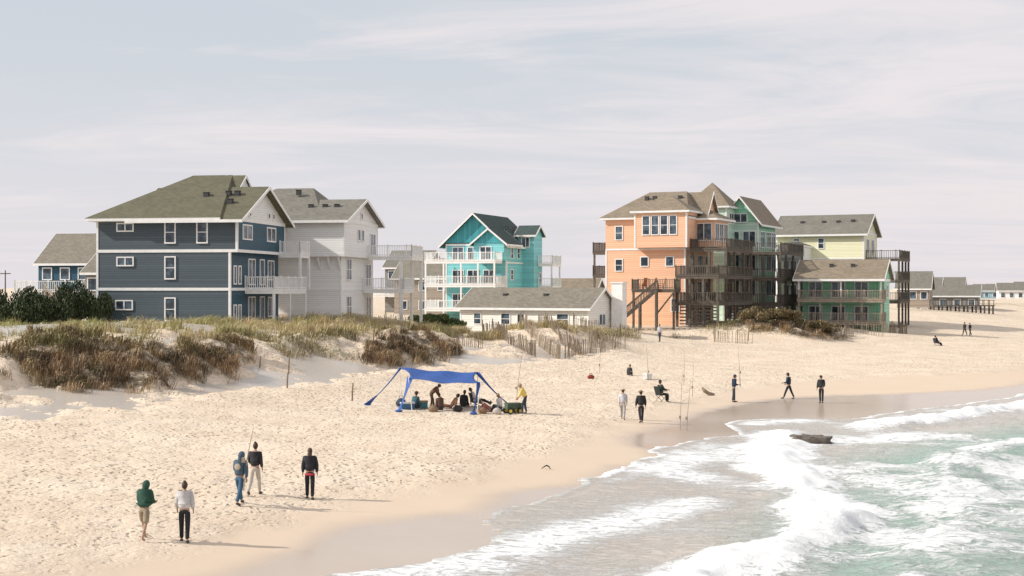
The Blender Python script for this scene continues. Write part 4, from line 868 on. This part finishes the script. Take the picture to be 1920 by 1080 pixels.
x=np.concatenate(X_);y=np.concatenate(Y_);gk=np.concatenate(G_);z=fields(x,y)[0];n_=len(x);t=fbm(x*.8,y*.8,3,111)
g3=np.clip(sstep(.5,.68,t)*.3+gk*.45+sstep(3.1,4.2,z)*.4+rng.normal(0,.15,n_),0,1)[:,None]
warm=sstep(.40,.60,fbm(x*1.1,y*1.1,3,121))[:,None]
cols=(np.array([[.14,.095,.06]])*(1-warm)+np.array([[.40,.27,.16]])*warm)*(1-g3)+np.array([[.29,.26,.11]])*g3;cols*=rng.uniform(.45,1.6,(n_,1))
o=blades('dune_scrub',x,y,z,rng.uniform(.18,.6,n_)*(.5+1.1*sstep(.42,.66,fbm(x*.9,y*.9,4,91))),rng.uniform(.025,.05,n_),.7,cols,gm);o['kind']='stuff';o['label']='dark brown scrub and roots on eroded dune faces'
# shrubs
def leafcol(c,n_): return np.array([c])*rng.uniform(.45,1.6,(n_,1))
def shrub(px,d,hh,w_,c,label='dense dark green coastal shrub behind the dune grass'):
    x0,y0=at(px,d);z0=gz(x0,y0);k=9;cs=rng.normal(0,1,(k,3))*[w_*.33,w_*.33,hh*.16]+[0,0,hh*.55];n_=3200
    ci=rng.integers(0,k,n_);dr=rng.normal(0,1,(n_,3));dr/=np.linalg.norm(dr,axis=1)[:,None];rr=rng.uniform(.5,1.05,n_)[:,None]
    p=cs[ci]+dr*rr*[w_*.28,w_*.28,hh*.3];p[:,2]=np.maximum(p[:,2],.05)
    e=bpy.data.objects.new('shrub',None);COL.objects.link(e);e.location=(x0,y0,z0);tag(e,label,'shrub','shrubs among the dunes')
    o=blades('foliage',p[:,0],p[:,1],p[:,2],rng.uniform(.12,.3,n_),rng.uniform(.06,.12,n_),.9,leafcol(c,n_),gm);o.parent=e
    m=MB()
    for i in range(k):m.tube([(0,0,-.2),tuple(cs[i]*.5),tuple(cs[i])],[.06,.04,.015],5)
    m.obj('stem',[M['wood']],e)
for px,d,hh,w_ in[(-20,118,2.9,3),(25,116,2.4,2.6),(60,119,3.1,3),(95,118,3.4,2.6),(125,120,2.9,2.6),(150,117,3.3,2.2),(172,121,2.9,2.2),(110,113,2.0,2.2),(45,112,1.8,2.2)]:shrub(px,d,hh,w_,(.05,.07,.026))
for px,d,hh,w_ in[(790,150,1.1,2.6),(815,152,1.1,2.6),(842,150,1.1,2.4)]:shrub(px,d,hh,w_,(.14,.18,.06),'green coastal shrub beside the houses')
for px,d,hh,w_ in[(1430,160,1.6,3),(1470,159,1.7,3),(1520,160,1.5,3),(1550,163,1.3,2.4)]:shrub(px,d,hh,w_,(.19,.145,.07),'olive brown shrub at the edge of the beach')
# utility poles
for px,d,h in((10,300,7),(800,330,8)):
    x,y=at(px,d);e=bpy.data.objects.new('utility_pole',None);COL.objects.link(e);e.location=(x,y,gz(x,y));tag(e,'distant wooden utility pole behind the houses','utility pole')
    MB().tube([(0,0,-1),(0,0,h)],[.18,.12],7).obj('pole',[M['wood']],e);MB().box(-1.1,1.1,-.08,.08,h-.8,h-.6).obj('crossarm',[M['wood']],e)
